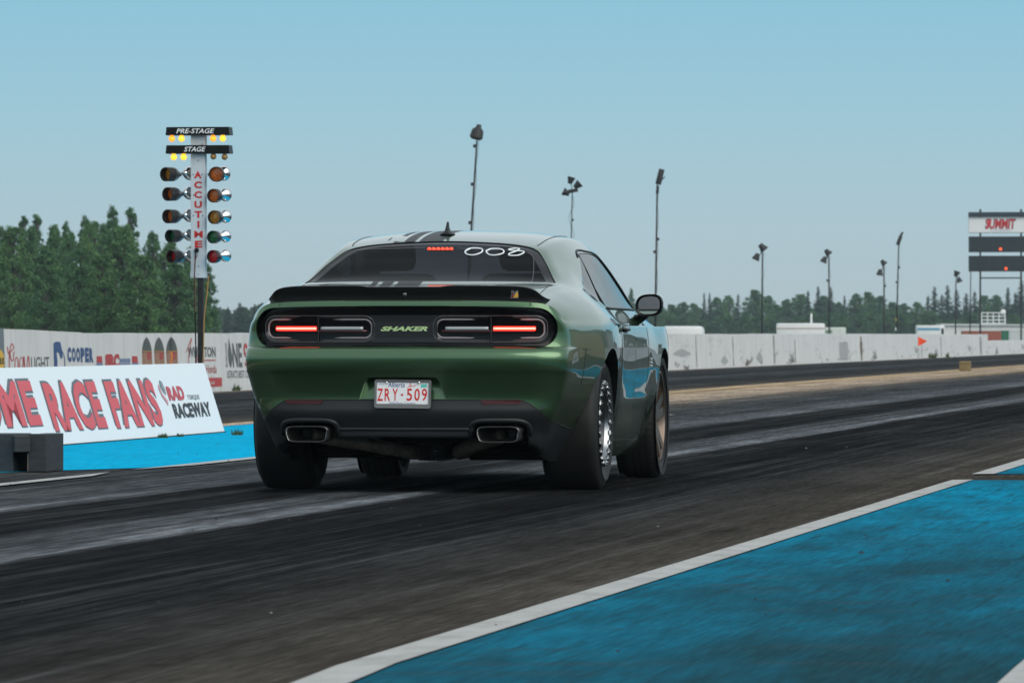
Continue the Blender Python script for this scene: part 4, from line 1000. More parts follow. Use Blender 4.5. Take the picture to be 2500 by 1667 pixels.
# ---- tail strip panel, lamps, badge
sp_ = shifted(strip, lambda p: p+np.array((0, .034, 0)))
panel = sp_.build('tail_panel', [BLACK], car)
def strip_pt(x, z, d): 
    q = rear(x, max(.78, min(.945, z))); return Vector((x, q.y+.034-d, z))
def stadium(cx, cz, hx, hz, r, n=10):
    out = []
    for sx, sz, a0 in ((1, 1, 0), (-1, 1, 90), (-1, -1, 180), (1, -1, 270)):
        for k in range(n+1):
            a = R(a0+90*k/n); out.append((cx+sx*(hx-r)+r*math.cos(a), cz+sz*(hz-r)+r*math.sin(a)))
    return out
for sx in (-1, 1):
    xo, xi = .720, .168
    cx_ = sx*(xo+xi)/2-.004*0; hx = (xo-xi)/2
    lampo = empty('x', None, None); COL.objects.unlink(lampo); bpy.data.objects.remove(lampo)
    mb = MB(); ol = stadium(cx_, .846, hx+.016, .068, .052); n_ = len(ol)
    mb.add([strip_pt(u, v, .012) for u, v in ol]+[strip_pt(cx_+(u-cx_)*.965, .846+(v-.846)*.83, .010) for u, v in ol]+[strip_pt(cx_+(u-cx_)*.93, .846+(v-.846)*.70, -.012) for u, v in ol]+[strip_pt(u, v, -.02) for u, v in ol],
           [[a*n_+k, a*n_+(k+1) % n_, b*n_+(k+1) % n_, b*n_+k] for a, b in ((0, 1), (1, 2), (3, 0)) for k in range(n_)])
    lamp = mb.build('tail_lamp', [mat('lamp_bezel', (.008, .006, .008), .1, 0, .5, 1)], car, True)
    mb = MB(); il = stadium(cx_, .8465, hx-.003, .047, .036)
    mb.sheet([strip_pt(u, v, -.010) for u, v in il][::1]); mb.build('lamp_bowl', mat('lamp_bowl_red', (.10, .008, .010), .3, 0, .4, .5), lamp)
    ri = [strip_pt(u, v, .004) for u, v in stadium(cx_, .8465, hx-.001, .0475, .037)]; ri.append(ri[0])
    mb = MB(); mb.tube(ri, .0052, 6, False); mb.build('lamp_ring', GREY_RING, lamp, True)
    ro = [strip_pt(u, v, .011) for u, v in stadium(cx_, .846, hx+.0155, .0675, .052)]; ro.append(ro[0])
    mb = MB(); mb.tube(ro, .0022, 5, False); mb.build('lamp_edge', mat('lamp_edge_grey', (.09, .085, .09), .3), lamp, True)
    # lit red bar outboard, clear bar inboard
    xs = sx*.450
    for nm, a, b, m in (('light_bar', sx*.675, sx*.462, LED_RED), ('reversing_bar', sx*.436, sx*.214, CLEAR_BAR)):
        mb = MB(); lo, hi = min(a, b), max(a, b); pts = [strip_pt(lo+(hi-lo)*i/12, .8475, .006) for i in range(13)]
        mb.tube(pts, .0112 if nm == 'light_bar' else .0105, 10); bar = mb.build(nm, m, lamp, True)
        if nm == 'light_bar': mb = MB(); mb.tube([p+Vector((0, -.0062, -.0005)) for p in pts], .0062, 8); mb.build('light_core', LED_CORE, bar, True)
    mb = MB(); mb.tube([strip_pt(sx*(.665-.47*i/12), .834, .0) for i in range(13)], .007, 8); mb.build('bar_shelf', mat('bar_shelf_red', (.10, .03, .035), .25), lamp, True)
    mb = MB(); mb.tube([strip_pt(xs, z, .0115) for z in (.778, .80, .846, .89, .914)], .0032, 6); mb.build('lamp_seam', GAP, lamp)
# centre applique
mb = MB(); ap = [(-.166, .775), (.178, .775), (.178, .90), (.168, .913), (-.158, .913), (-.166, .90)]
mb.prism([(-.172, .777), (.180, .777), (.176, .80), (.172, .88), (.182, .907), (.188, .916), (-.178, .916), (-.172, .907), (-.164, .88), (-.168, .80)], lambda u, v, d: strip_pt(u, v, d), 0, .012)
badge = mb.build('centre_panel', mat('centre_panel_black', (.020, .022, .026), .36, .2, .4), car)
BADGE = mat('badge_pale_green', (.52, .72, .36), .35, .2)
mb = MB(); put_text(mb, 'SHAKER', lambda u, v: strip_pt(u, v, .0135), -.122, .124, .8345, .8585, bold=.045, shear=.35); mb.build('badge_lettering', BADGE, badge)
# ---- spoiler
mb = MB(); st = [(-.730, .992, 1.0, -.86, -.93), (-.705, .985, 1.018, -.90, -1.0), (-.675, .984, 1.045, -.93, -1.035), (-.62, .985, 1.062, -.95, -1.05), (-.55, .986, 1.067, -.955, -1.058), (-.40, .987, 1.069, -.96, -1.066), (-.27, .987, 1.070, -.96, -1.071), (-.215, .987, 1.067, -.962, -1.073), (-.18, .987, 1.0625, -.962, -1.074), (0, .987, 1.062, -.962, -1.075)]
st = st+[(-a, *r) for a, *r in st[-2::-1]]
arr = np.array(st); ii = np.linspace(0, len(st)-1, 97); arr = makima(np.arange(len(st)), arr, ii)
prev = None
for x, zb, zt, yf, yb in arr:
    yf += .035; yb += .042
    zt = max(zt, zb+.006); h = zt-zb
    ring = [(x, yb+.020, zb), (x, yb+.022, zb+.18*h), (x, yb+.014, zb+.6*h), (x, yb+.002, zb+.90*h), (x, yb+.002, zb+.97*h), (x, yb+.010, zt), (x, yb+.03, zt-.001), (x, yf+.02, zb+.68*h), (x, yf+.10, zb+.55*h), (x, yf+.17, zb+.35*h-.0), (x, yf+.19, zb+.1)if False else (x, yf+.19, zb+.02)]
    Vr = [Vector(q) for q in ring]
    if prev is not None: mb.add(prev+Vr, [[k, k+11, (k+1) % 11+11, (k+1) % 11] for k in range(11)])
    else: mb.sheet(Vr)
    prev = Vr
mb.sheet(prev[::-1])
spo = mb.build('rear_spoiler', [SATIN], car, auto=45)
mb = MB(); mb.lathe([(0, .004), (.006, .004), (.0095, .003), (.011, 0)], frame_mat((0.003, -1.015, 1.024), (0, -1, 0)), 20); mb.lathe([(.0, .0055), (.005, .0055), (.006, .004)], frame_mat((.003, -1.015, 1.024), (0, -1, 0)), 14); mb.build('boot_lock', mat('lock_grey', (.2, .2, .21), .25, .8), car, True)
# small chromed badge with amber and dark red enamel on the spoiler
bx, bz = .572, 1.024
mb = MB(); sh = [(-.021, -.022), (.02, -.022), (.021, .0), (.018, .02), (.008, .018), (.0, .008), (-.006, .021), (-.018, .023), (-.016, .004)]
mb.prism([(bx+u, bz+v) for u, v in sh], lambda u, v, d: (u, -1.002-d, v), 0, .003); pb = mb.build('enamel_badge', mat('badge_dark_chrome', (.25, .25, .26), .25, 1), car)
mb = MB(); mb.prism([(bx+u*.72+(.004), bz+v*.7-.002) for u, v in sh[:5]+[(0, 0)]], lambda u, v, d: (u, -1.0052-d, v), 0, .001); mb.build('enamel', mat('amber_enamel', (.6, .32, .03), .3), pb)
mb = MB(); mb.prism([(bx+u*.72-.003, bz+v*.75-.001) for u, v in [(-.021, -.022), (-.002, -.022), (-.001, .0), (-.008, .018), (-.016, .018), (-.012, .004)]], lambda u, v, d: (u, -1.0056-d, v), 0, .001); mb.build('enamel', mat('dark_red_enamel', (.16, .02, .015), .3), pb)
# ---- plate recess with plate and frame
pin = shifted(plate_in, lambda p: p+np.array((0, .075*max(0, (p[2]-.474)/.12), 0))); pin.build('plate_recess', [PAINT], car)
(xa, za), (xb, zb) = czx(726, 885, -1.09), czx(1030, 1040, -1.09)
pcx, pcz, pw, ph = (xa+xb)/2, (za+zb)/2, (xb-xa)/2, (za-zb)/2
mroll = Matrix.Translation((pcx, -1.088, pcz)) @ Matrix.Rotation(R(.6), 4, 'Y') @ Matrix.Rotation(R(-4), 4, 'X')
PF = lambda u, v, d=0: mroll @ Vector((u, -d, v))
pl = mat('plate_white', (.78, .80, .82), .4)
mb = MB(); mb.prism(stadium(0, 0, pw*.97, ph*.97, .008, 4), lambda u, v, d: PF(u, v, d), -.004, .0); plate = mb.build('license_plate', pl, car)
def make_carbon():
    m = mat('carbon_weave', (.1, .1, .11), .3, .3, coat=.6); n = NT(m); c = n.new('ShaderNodeTexCoord'); sp2 = n.new('ShaderNodeSeparateXYZ'); n.l.new(c.outputs['Object'], sp2.inputs[0])
    f = n.math('FRACT', n.math('MULTIPLY', n.math('ADD', sp2.outputs['X'], sp2.outputs['Z']), 170)); n.set('Base Color', n.ramp(f, [(.42, .035), (.58, .24)])); return m
fo = stadium(0, 0, pw, ph, .012, 5); nf = len(fo)
def inner(u, v):
    return (max(-pw+.0135, min(pw-.0135, u)), max(-ph+.024, min(ph-.013, v)))
fi = [inner(u, v) for u, v in fo]
mb = MB(); mb.add([PF(u, v, .001) for u, v in fo]+[PF(u, v, .007) for u, v in [(a*.985, b*.975) for a, b in fo]]+[PF(u, v, .006) for u, v in fi]+[PF(u, v, .0008) for u, v in fi], [[a*nf+k, a*nf+(k+1) % nf, (a+1)*nf+(k+1) % nf, (a+1)*nf+k] for a in range(3) for k in range(nf)])
mb.build('plate_frame', make_carbon(), plate)
ZP = lambda zx, zy: czx(580*0+((880+zx/10.69)-580)*2.1778, ((900+zy/10.69)-520)*2.1778, -1.09)
def pxy(zx, zy): x, z = ZP(zx, zy); q = mroll.inverted() @ Vector((x, -1.09, z)); return q.x, q.z
def ptext(mb, body, zx0, zy0, zx1, zy1, off=.0012, **kw):
    u0, v0 = pxy(zx0, zy1); u1, v1 = pxy(zx1, zy0); put_text(mb, body, lambda u, v: PF(u, v, off), u0, u1, v0, v1, **kw)
PR = mat('plate_red', (.62, .012, .012), .4)
for ch, a, b in (('Z', 440, 590), ('R', 630, 778), ('Y', 832, 976), ('5', 1205, 1350), ('0', 1405, 1550), ('9', 1598, 1738)):
    mb = MB(); ptext(mb, ch, a, 515, b, 835, bold=.012); mb.build('plate_character', PR, plate)
mb = MB(); ptext(mb, '-', 1055, 655, 1115, 700, bold=.0); mb.build('plate_character', PR, plate)
mb = MB(); ptext(mb, 'Alberta', 715, 355, 1155, 475, shear=.1, bold=.004); mb.build('plate_lettering', BLUE_TXT, plate)
mb = MB(); ptext(mb, 'Wild Rose Country', 750, 875, 1435, 935); mb.build('plate_lettering', BLUE_TXT, plate)
mb = MB(); ptext(mb, 'AUG', 480, 372, 600, 415); mb.build('plate_lettering', mat('sticker_blue', (.2, .35, .5), .5), plate)
mb = MB(); mb.sheet([PF(*pxy(*q), .001) for q in ((1575, 400), (1730, 390), (1730, 485), (1575, 490))]); mb.build('renewal_sticker', mat('sticker_teal', (.12, .52, .46), .5), plate)
mb = MB()
for P_ in ([(1225, 485), (1290, 470), (1340, 440), (1420, 450)], [(1300, 480), (1285, 420), (1300, 365), (1320, 430), (1340, 470)], [(1390, 470), (1410, 430), (1450, 420)], [(1270, 450), (1262, 430), (1300, 440)]):
    curve_ribbon(mb, [pxy(*q) for q in spline(P_, 5)], .0009, lambda u, v: PF(u, v, .001))
mb.build('rose_emblem', PR, plate)
for q in ((685, 365), (1530, 365)): mb = MB(); mb.lathe([(0, .004), (.004, .003), (.006, 0)], frame_mat(PF(*pxy(*q), .007), (0, -1, 0)), 12); mb.build('plate_screw', CHROME, plate, True)
# ---- number written on the glass, brake light, antenna
def on_glass(x, z, off=.003): 
    q, nn = hit((x, -2, z), (0, 1, 0)); return q+nn*(off-.003) if q else Vector((x, .2, z))
G7 = lambda a, b: czx((740+a/3.5636-580)*2.1778, (540+b/3.5636-520)*2.1778, .22)
mb = MB()
for pts in ([(1445, 238), (1412, 262), (1440, 288), (1500, 293), (1555, 270), (1550, 242), (1500, 232), (1440, 236), (1415, 255)], [(1630, 238), (1592, 258), (1630, 290), (1690, 294), (1745, 276), (1735, 250), (1690, 238), (1620, 240), (1598, 258)],
            [(1870, 238), (1830, 234), (1780, 245), (1830, 255), (1900, 258), (1920, 272), (1880, 296), (1810, 298), (1800, 282), (1850, 258), (1872, 240)]):
    mb.tube([on_glass(*G7(*p), .0015) for p in spline(pts, 7)], .0045, 5)
mb.build('shoe_polish_number', mat('chalk_white', (.75, .8, .82), .6), rw, True)
mb = MB()
for i in range(6): 
    q = on_glass(*G7(1090+i*38.5, 239), .001); mb.lathe([(0, .004), (.008, .003), (.011, 0)], frame_mat(q, (0, -1, .4)), 14)
mb.build('brake_light', mat('brake_led', (1, .1, .04), .4, emit=(1, .05, .015), estr=.75), rw, True)
mb = MB(); mb.tube([on_glass(x, z, .0) for x, z in [G7(a, b) for a, b in spline([(135, 530), (240, 400), (340, 290), (420, 252), (600, 238), (1050, 226)], 6)]], .0012, 4)
mb.tube([on_glass(x, z, .0) for x, z in [G7(a, b) for a, b in spline([(1350, 232), (1850, 255), (1990, 290), (2040, 370), (2085, 530)], 6)]], .0012, 4); mb.tube([on_glass(*G7(140+1940*i/20, 526), 0) for i in range(21)], .0012, 4)
mb.build('defroster_line', mat('defroster_grey', (.16, .16, .17), .5), rw)
mb = MB(); q = top(-.035, .70, 0); base = [(-.055, -.035), (.07, 0), (-.055, .035)]
fin = [(0, -.075, .036), (.030, -.068, .030), (.075, -.035, .019), (.095, .005, .009)]
prevr = None
for z, ya, w in [(z_*.70, y_, w_) for z_, y_, w_ in [(0, -.085, .042), (.006, -.082, .040), (.018, -.072, .026), (.032, -.055, .014), (.06, -.032, .0085), (.092, -.012, .006), (.10, -.004, .003)]]:
    yf_ = .09-z*1.35 if z < .049 else .045-(z-.049)*1.1
    ring = [q+Vector((w*math.cos(a)*1.0, (ya+yf_)/2+(yf_-ya)/2*math.sin(a), z)) for a in [2*PI*k/18 for k in range(18)]]
    if prevr: mb.add(prevr+ring, [[k, (k+1) % 18, (k+1) % 18+18, k+18] for k in range(18)])
    prevr = ring
mb.sheet(prevr); mb.build('roof_antenna', SATIN, car, True)
# ---- mirrors, handles, side badge
for sx in (-1, 1):
    c = Vector((sx*.948, 1.74, .978)); mb = MB(); M_ = Matrix.Translation(c) @ Matrix.Rotation(sx*R(-6), 4, 'Z')
    N = 32; layers = [(-.062, .93), (-.070, 1.0), (-.058, 1.03), (-.02, 1.0), (.03, .86), (.06, .55), (.072, .0)]
    def mo(t): c_, s2 = math.cos(t), math.sin(t); e = .72; return (.073*np.sign(c_)*abs(c_)**e*(1.0), .060*np.sign(s2)*abs(s2)**e+(.006*c_*sx))
    Vv = [M_ @ Vector((mo(2*PI*k/N)[0]*sc, y, mo(2*PI*k/N)[1]*sc)) for y, sc in layers for k in range(N)]
    mb.add(Vv, [[i*N+k, i*N+(k+1) % N, (i+1)*N+(k+1) % N, (i+1)*N+k] for i in range(len(layers)-1) for k in range(N)])
    mir = mb.build('wing_mirror', [BLACK], car, True)
    mb = MB(); mb.add([M_ @ Vector((mo(2*PI*k/N)[0]*.93, -.0625, mo(2*PI*k/N)[1]*.93)) for k in range(N)]+[M_ @ Vector((mo(2*PI*k/N)[0]*.82, -.055, mo(2*PI*k/N)[1]*.80)) for k in range(N)], [[k, (k+1) % N, N+(k+1) % N, N+k] for k in range(N)]); mb.build('mirror_rim', BLACK, mir)
    mb = MB(); mb.sheet([M_ @ Vector((mo(2*PI*k/N)[0]*.84, -.0555, mo(2*PI*k/N)[1]*.82)) for k in range(N)]); mb.build('mirror_glass', mat('mirror_silver', (.55, .58, .6), .02, 1), mir)
    mb = MB(); mb.tube(spline([(sx*.80, 1.86, .90), (sx*.87, 1.80, .902), (sx*.925, 1.76, .945), (sx*.95, 1.75, .97)], 5), [.030]*6+[.026]*10, 10); mb.build('mirror_arm', PAINT, mir, True)
    dd = door_o[sx]
    mb = MB(); hp = [side(y, .846, .014 if .82 < y < .98 else .004, sx) for y in [.79+.22*i/10 for i in range(11)]]; mb.tube(hp, [.008]+[.012]*9+[.008], 8); mb.build('door_handle', PAINT, dd, True)
    mb = MB(); P_ = [side(y, z, .0015, sx) for y, z in ((.80, .825), (1.0, .825), (1.0, .862), (.80, .862))]; mb.sheet(P_); mb.build('handle_recess', GAP, dd)
    mb = MB()
    for k in range(3):
        z = .640+k*.019; a = side(2.14, z, .0, sx); mb.box(a+Vector((-.004, -.035, -.007)), a+Vector((.006, .035, .007)), .002)
    mb.build('side_badge', CHROME, car)
    hl = MB(); hl.lathe([(0, .01), (.07, .005), (.085, -.02)], frame_mat((sx*.55, 3.86, .68), (0, 1, 0)), 24); hl.build('headlight', CLEAR_BAR, car, True)
# ---- underside, wheel housings, cabin
mb = MB(); mb.box((-.60, -.60, .29), (.60, 3.6, .50)); mb.box((-.52, .45, .165), (.52, 3.5, .3)); mb.build('underbody', DARK, car)
mb = MB(); mb.box((-.55, -.42, .25), (.55, -.2, .31), .02); mb.tube([(-.6, -.12, .215), (.6, -.12, .215)], .03, 8); mb.tube([(-.62, .1, .19), (-.25, .25, .17)], .022, 8); mb.tube([(.62, .1, .19), (.2, .25, .17)], .022, 8); mb.box((.20, -.10, .155), (.62, .35, .19), .01); mb.box((-.62, -.10, .165), (-.30, .3, .19), .01)
mb.build('subframe', DARK, car)
mb = MB(); mb.box((-.06, -.32, .155), (.12, .05, .26), .03)
for k in range(7): mb.box((-.035+k*.022, -.335, .158), (-.029+k*.022, -.30, .235))
dif = mb.build('differential', mat('cast_iron', (.02, .02, .021), .55, .4), car)
mb = MB(); mb.lathe([(0, .008), (.008, .008), (.011, 0)], frame_mat((.055, -.335, .205), (0, -1, 0)), 14); mb.build('drain_plug', STEEL, dif, True)
for yc in (WR, WF):
    for sx in (-1, 1):
        mb = MB(); N = 24; Vv = []
        for x, rr_ in ((sx*.86, .405), (sx*.54, .405)):
            Vv += [(x-(sx*.035 if abs(x) > .8 else 0), yc+rr_*math.cos(PI*k/N), max(.22, ZW+rr_*math.sin(PI*k/N)*1.0)) for k in range(N+1)]
        mb.add(Vv, [[k, k+1, N+2+k, N+1+k] for k in range(N)]); mb.sheet(Vv[N+1:]); mb.build('wheel_housing', DARK, car)
TRIM = mat('cabin_trim_black', (.012, .012, .013), .7)
mb = MB(); mb.box((-.68, -.05, .5), (.68, 2.3, .56)); mb.box((-.66, .02, .55), (.66, .16, .96), .04); mb.box((-.64, .02, .5), (.64, .62, .72), .04); mb.box((-.70, 1.95, .5), (.70, 2.25, .93), .05); mb.box((-.66, -.30, .90), (.66, .06, 1.0), .03); mb.build('cabin_interior', TRIM, car)
for sx in (-1, 1):
    mb = MB(); M_ = Matrix.Translation((sx*.37, 1.0, .56)) @ Matrix.Rotation(R(14), 4, 'X'); mb.box((-.25, -.07, .05), (.25, .07, .60), .05, M_); mb.box((-.14, -.05, .62), (.14, .05, .78), .045, M_); mb.box((-.25, 0, 0), (.25, .5, .14), .05, Matrix.Translation((sx*.37, .98, .56))); mb.build('front_seat', TRIM, car, auto=40)
mb = MB(); M_ = Matrix.Translation((-.37, 1.72, .86)) @ Matrix.Rotation(R(65), 4, 'X'); pts = [M_ @ Vector((.18*math.cos(2*PI*k/24), .18*math.sin(2*PI*k/24), 0)) for k in range(25)]; mb.tube(pts, .014, 8, False); mb.build('steering_wheel', TRIM, car, True)
# ---- wheels
def tyre_prof(w, ro, ri, bulge=.012):
    hw = w/2
    return [(ri, -hw+.02), (ri+.03, -hw-.0), (ri+.075, -hw-bulge), (ro-.055, -hw-bulge*.7), (ro-.022, -hw+.004), (ro-.007, -hw+.016), (ro-.001, -hw+.04), (ro, -hw*.4), (ro, hw*.4), (ro-.001, hw-.04), (ro-.007, hw-.016), (ro-.022, hw-.004), (ro-.055, hw+bulge*.7), (ri+.075, hw+bulge), (ri+.03, hw), (ri, hw-.02)]
def wheel(sx, yc, rear_):
    w, ro, ri = (.285, .352, .225) if rear_ else (.214, .352, .258)
    xo = .912 if rear_ else .862
    c = Vector((sx*(xo-.006-w/2), yc, ro-.004)); M_ = frame_mat(c, (sx, 0, 0))
    e = bpy.data.objects.new('wheel', None); COL.objects.link(e); e.parent = car; e.location = c; e.empty_display_size = .1
    Mi = frame_mat((0, 0, 0), (sx, 0, 0))
    mb = MB(); mb.lathe(tyre_prof(w, ro, ri), Mi, 96)
    # contact patch: flatten the foot of the tyre a little and let the walls bulge
    for i, v in enumerate(mb.V):
        z = v[2]
        if z < -(ro-.016): 
            mb.V[i] = (v[0], v[1], -(ro-.016)+(z+(ro-.016))*.70)
    ty_ = mb.build('tyre', RUBBER, e, auto=60)
    if not rear_:
        mb = MB()
        for off in (-.058, -.02, .02, .058): mb.lathe([(ro+.0006, off-.004), (ro+.0006, off+.004)], Mi, 72)
        for k in range(60):
            for off, sl in ((-.083, .018), (.083, -.018), (0, .012)):
                a = 2*PI*k/60; b = a+sl
                mb.sheet([Mi @ Vector(((ro+.0007)*math.cos(t), (ro+.0007)*math.sin(t), off+h)) for t, h in ((a, -.019), (a+.012, -.019), (b+.012, .019), (b, .019))])
        mb.build('tread_groove', mat('groove_black', (.003, .003, .003), .9), ty_)
    hw = w/2
    if rear_:
        mb = MB(); mb.lathe([(ri+.004, hw-.022), (ri+.002, hw-.006), (ri-.018, hw-.004), (ri-.022, hw-.02), (ri-.030, hw-.09), (.10, hw-.14), (.05, hw-.13), (0, hw-.13)], Mi, 64); mb.build('rim', mat('dark_rim', (.10, .10, .105), .3, .9), e, auto=40)
        mb = MB(); mb.lathe([(ri+.006, hw-.02), (ri+.004, hw+.001), (ri-.004, hw+.003), (ri-.019, hw+.002), (ri-.026, hw-.022)], Mi, 72); mb.build('bead_ring', STEEL, e, auto=40)
        for k in range(24):
            a = 2*PI*k/24; mb = MB(); p = Vector(((ri-.010)*math.cos(a), (ri-.010)*math.sin(a), hw+.001)); Mk = Mi @ Matrix.Translation(p) @ Matrix.Rotation(a, 4, 'Z')
            mb.box((-.011, -.017, -.014), (.011, .017, .010), .005, Mk); mb.lathe([(0, .017), (.005, .016), (.006, .008)], Mk, 10); mb.build('bead_clamp', STEEL, e, auto=50)
        mb = MB()
        for k in range(10):
            a = 2*PI*k/10; Mk = Mi @ Matrix.Rotation(a, 4, 'Z'); mb.prism([(.05, -.022), (.205, -.012), (.205, .012), (.05, .022)], lambda u, v, d: Mk @ Vector((u, v, d)), hw-.115, hw-.06)
        mb.build('spokes', mat('rim_alloy', (.3, .3, .31), .25, 1), e)
    else:
        mb = MB(); mb.lathe([(ri+.006, hw-.022), (ri+.004, hw-.004), (ri-.010, hw-.004), (ri-.016, hw-.02), (ri-.03, hw-.14), (ri-.03, -hw+.03)], Mi, 64); mb.build('rim', BRONZE, e, auto=40)
        for k in range(5):
            a = 2*PI*k/5+.3
            mb = MB()
            for q in (-1, 1):
                Mk = Mi @ Matrix.Rotation(a+q*.20, 4, 'Z')
                V_ = [Mk @ Vector(p) for p in ((.05, -.03, hw-.035), (.05, .03, hw-.035), (ri-.012, .024, hw-.010), (ri-.012, -.024, hw-.010), (.05, -.034, hw-.09), (.05, .034, hw-.09), (ri-.014, .03, hw-.06), (ri-.014, -.03, hw-.06))]
                mb.add(V_, [[0, 1, 2, 3], [4, 7, 6, 5], [0, 3, 7, 4], [1, 5, 6, 2], [0, 4, 5, 1], [3, 2, 6, 7]])
            mb.build('spoke', BRONZE, e)
        mb = MB(); mb.lathe([(0, hw-.03), (.04, hw-.032), (.065, hw-.045), (.07, hw-.09)], Mi, 32); mb.build('hub_cap', BRONZE, e, True)
        mb = MB(); mb.lathe([(.0, hw-.115), (.17, hw-.115), (.172, hw-.14), (0, hw-.14)], Mi, 48); mb.build('brake_disc', mat('disc_steel', (.25, .25, .25), .35, 1), e)
    return e
for sx in (-1, 1): wheel(sx, WR, True); wheel(sx, WF, False)
# ================================================================== BEYOND THE WALL
GZ = -1.2
def gz(L): return float(np.interp(L, [p[0] for p in prof0], [p[1] for p in prof0]))
prof0 = [(-520, -1.4), (-60, -1.3), (-24, -1.2), (-19.0, -.02), (25, -.02), (60, -.3), (480, -.5)]
def leaf_mat(name, stops, rough=.75):
    m = mat(name, (.05, .08, .03), rough, spec=.15); n = NT(m); g = n.new('ShaderNodeNewGeometry'); f = n.noise(n.coord((1, 1, 1)), .9, 3, .6)
    mixv = n.math('ADD', n.math('MULTIPLY', g.outputs['Random Per Island'], .28), n.math('MULTIPLY', f, .72)); n.set('Base Color', n.ramp(mixv, stops)); return m
LEAF_A = leaf_mat('poplar_leaves', [(.25, (.036, .10, .050)), (.5, (.078, .18, .076)), (.75, (.15, .28, .11))])
LEAF_B = leaf_mat('birch_leaves', [(.25, (.042, .11, .050)), (.5, (.095, .205, .076)), (.75, (.18, .315, .115))])
LEAF_C = leaf_mat('spruce_needles', [(.1, (.012, .030, .018)), (.5, (.022, .048, .028)), (.9, (.04, .075, .042))])
BARK = noisy('bark', (.05, .045, .04), (.11, .10, .09), 6, .9, (1, 1, .3))
def leaf_cloud(mb, rg, centres, n, size):
    for c, r in centres:
        for i in range(n):
            d = Vector((rg.gauss(0, 1), rg.gauss(0, 1), rg.gauss(0, 1))); d = d.normalized()*r*(rg.random()**.5)*(1 if rg.random() < .8 else 1.6)
            p = c+Vector((d.x, d.y, d.z*.85)); s = size*rg.uniform(.6, 1.35)
            a = Vector((rg.gauss(0, 1), rg.gauss(0, 1), rg.gauss(0, .7))).normalized(); b = a.cross(Vector((rg.gauss(0, .6), rg.gauss(0, .6), 1))).normalized()
            mb.add([p-a*s*.5, p+b*s*.36, p+a*s*.5, p-b*s*.36], [[0, 1, 2, 3]])
def make_tree(seed, Ht, prof_w, nclump, nleaf, leafm, size, lean=.0, name='broadleaf_tree', bole=.12, cr=(.03, .075)):
    rg = random.Random(seed); o = bpy.data.objects.new(name, None)
    tr = MB(); pts = [(0, 0, -.3)]; x = y = 0
    for k in range(1, 9): x += rg.uniform(-.1, .1)*Ht*.05+lean*.02; y += rg.uniform(-.1, .1)*Ht*.05; pts.append((x, y, Ht*.95*k/8))
    tr.tube(pts, [Ht*.018*(1-.85*k/8)+.012 for k in range(9)], 7)
    cs = []
    for i in range(nclump):
        f = rg.random()**.9; f = bole+(1-bole)*f; w = prof_w(f)*Ht; a = rg.uniform(0, 2*PI); rad = w*(rg.random()**.5)
        c = Vector((rad*math.cos(a), rad*math.sin(a), Ht*f*.97)); r = Ht*rg.uniform(*cr)*(1.2-.65*f)
        cs.append((c, r))
        if i % 3 == 0: 
            j = min(7, max(1, int(f*8*.8))); tr.tube([pts[j], (Vector(pts[j])+c)/2+Vector((0, 0, -.1)), c], [.05*Ht/8, .035*Ht/8, .012], 5)
    lf = MB(); leaf_cloud(lf, rg, cs, nleaf, size)
    COL.objects.link(o); tr.build('trunk', BARK, o, True); lf.build('crown', leafm, o)
    return o
def make_conifer(seed, Ht, wid, name='spruce_tree'):
    rg = random.Random(seed); o = bpy.data.objects.new(name, None); COL.objects.link(o)
    tr = MB(); tr.tube([(0, 0, -.3), (0, 0, Ht*.5), (0, 0, Ht)], [Ht*.016, Ht*.01, .01], 7); tr.build('trunk', BARK, o, True)
    lf = MB(); z = Ht*.06
    while z < Ht*.985:
        f = z/Ht; R_ = wid*Ht*(1-f)**.85*rg.uniform(.75, 1.12)+.05
        for k in range(max(7, int(16*(1-f)+6))):
            a = rg.uniform(0, 2*PI); rl = R_*rg.uniform(.55, 1.1)
            for j in range(max(2, int(rl/(.10*Ht/8*2)))):
                t = (j+rg.random())/max(2, int(rl/(.10*Ht/8*2))); q = Vector((math.cos(a)*rl*t, math.sin(a)*rl*t, z-rl*.28*t+rg.uniform(-.05, .05)*Ht/8))
                s = Ht*.055*rg.uniform(.6, 1.3)*(.5+.5*(1-f)); b = Vector((-math.sin(a), math.cos(a), rg.uniform(-.4, .4)))*s*.5; c = Vector((math.cos(a), math.sin(a), -.5+rg.uniform(-.3, .3)))*s*.9
                lf.add([q-b, q+c*.6, q+b, q-c*.4], [[0, 1, 2, 3]])
        z += Ht*.022*rg.uniform(.7, 1.3)
    lf.build('crown', LEAF_C, o); return o
round_w = lambda f: .18*math.sin(PI*min(1, max(0, (f-.05)/.97)))**.6
poplar_w = lambda f: .105*math.sin(PI*min(1, max(0, f*.98)))**.55*(1.25-.6*f)
spire_w = lambda f: .10*(1-f)**.5+.012
protos = {'r1': make_tree(11, 8, round_w, 230, 130, LEAF_B, .115, cr=(.024, .06)), 'r2': make_tree(12, 8, round_w, 220, 130, LEAF_A, .115, cr=(.024, .06)), 'p1': make_tree(13, 9, poplar_w, 200, 95, LEAF_A, .115, cr=(.016, .042)), 'p2': make_tree(14, 9, spire_w, 180, 90, LEAF_A, .11, cr=(.014, .036)), 'p3': make_tree(17, 9, poplar_w, 200, 95, LEAF_B, .115, cr=(.016, .042)), 'c1': make_conifer(15, 8, .20), 'c2': make_conifer(16, 8, .24)}
proto_h = {'p3': 9, 'r1': 8, 'r2': 8, 'p1': 9, 'p2': 9, 'c1': 8, 'c2': 8}
used = set()
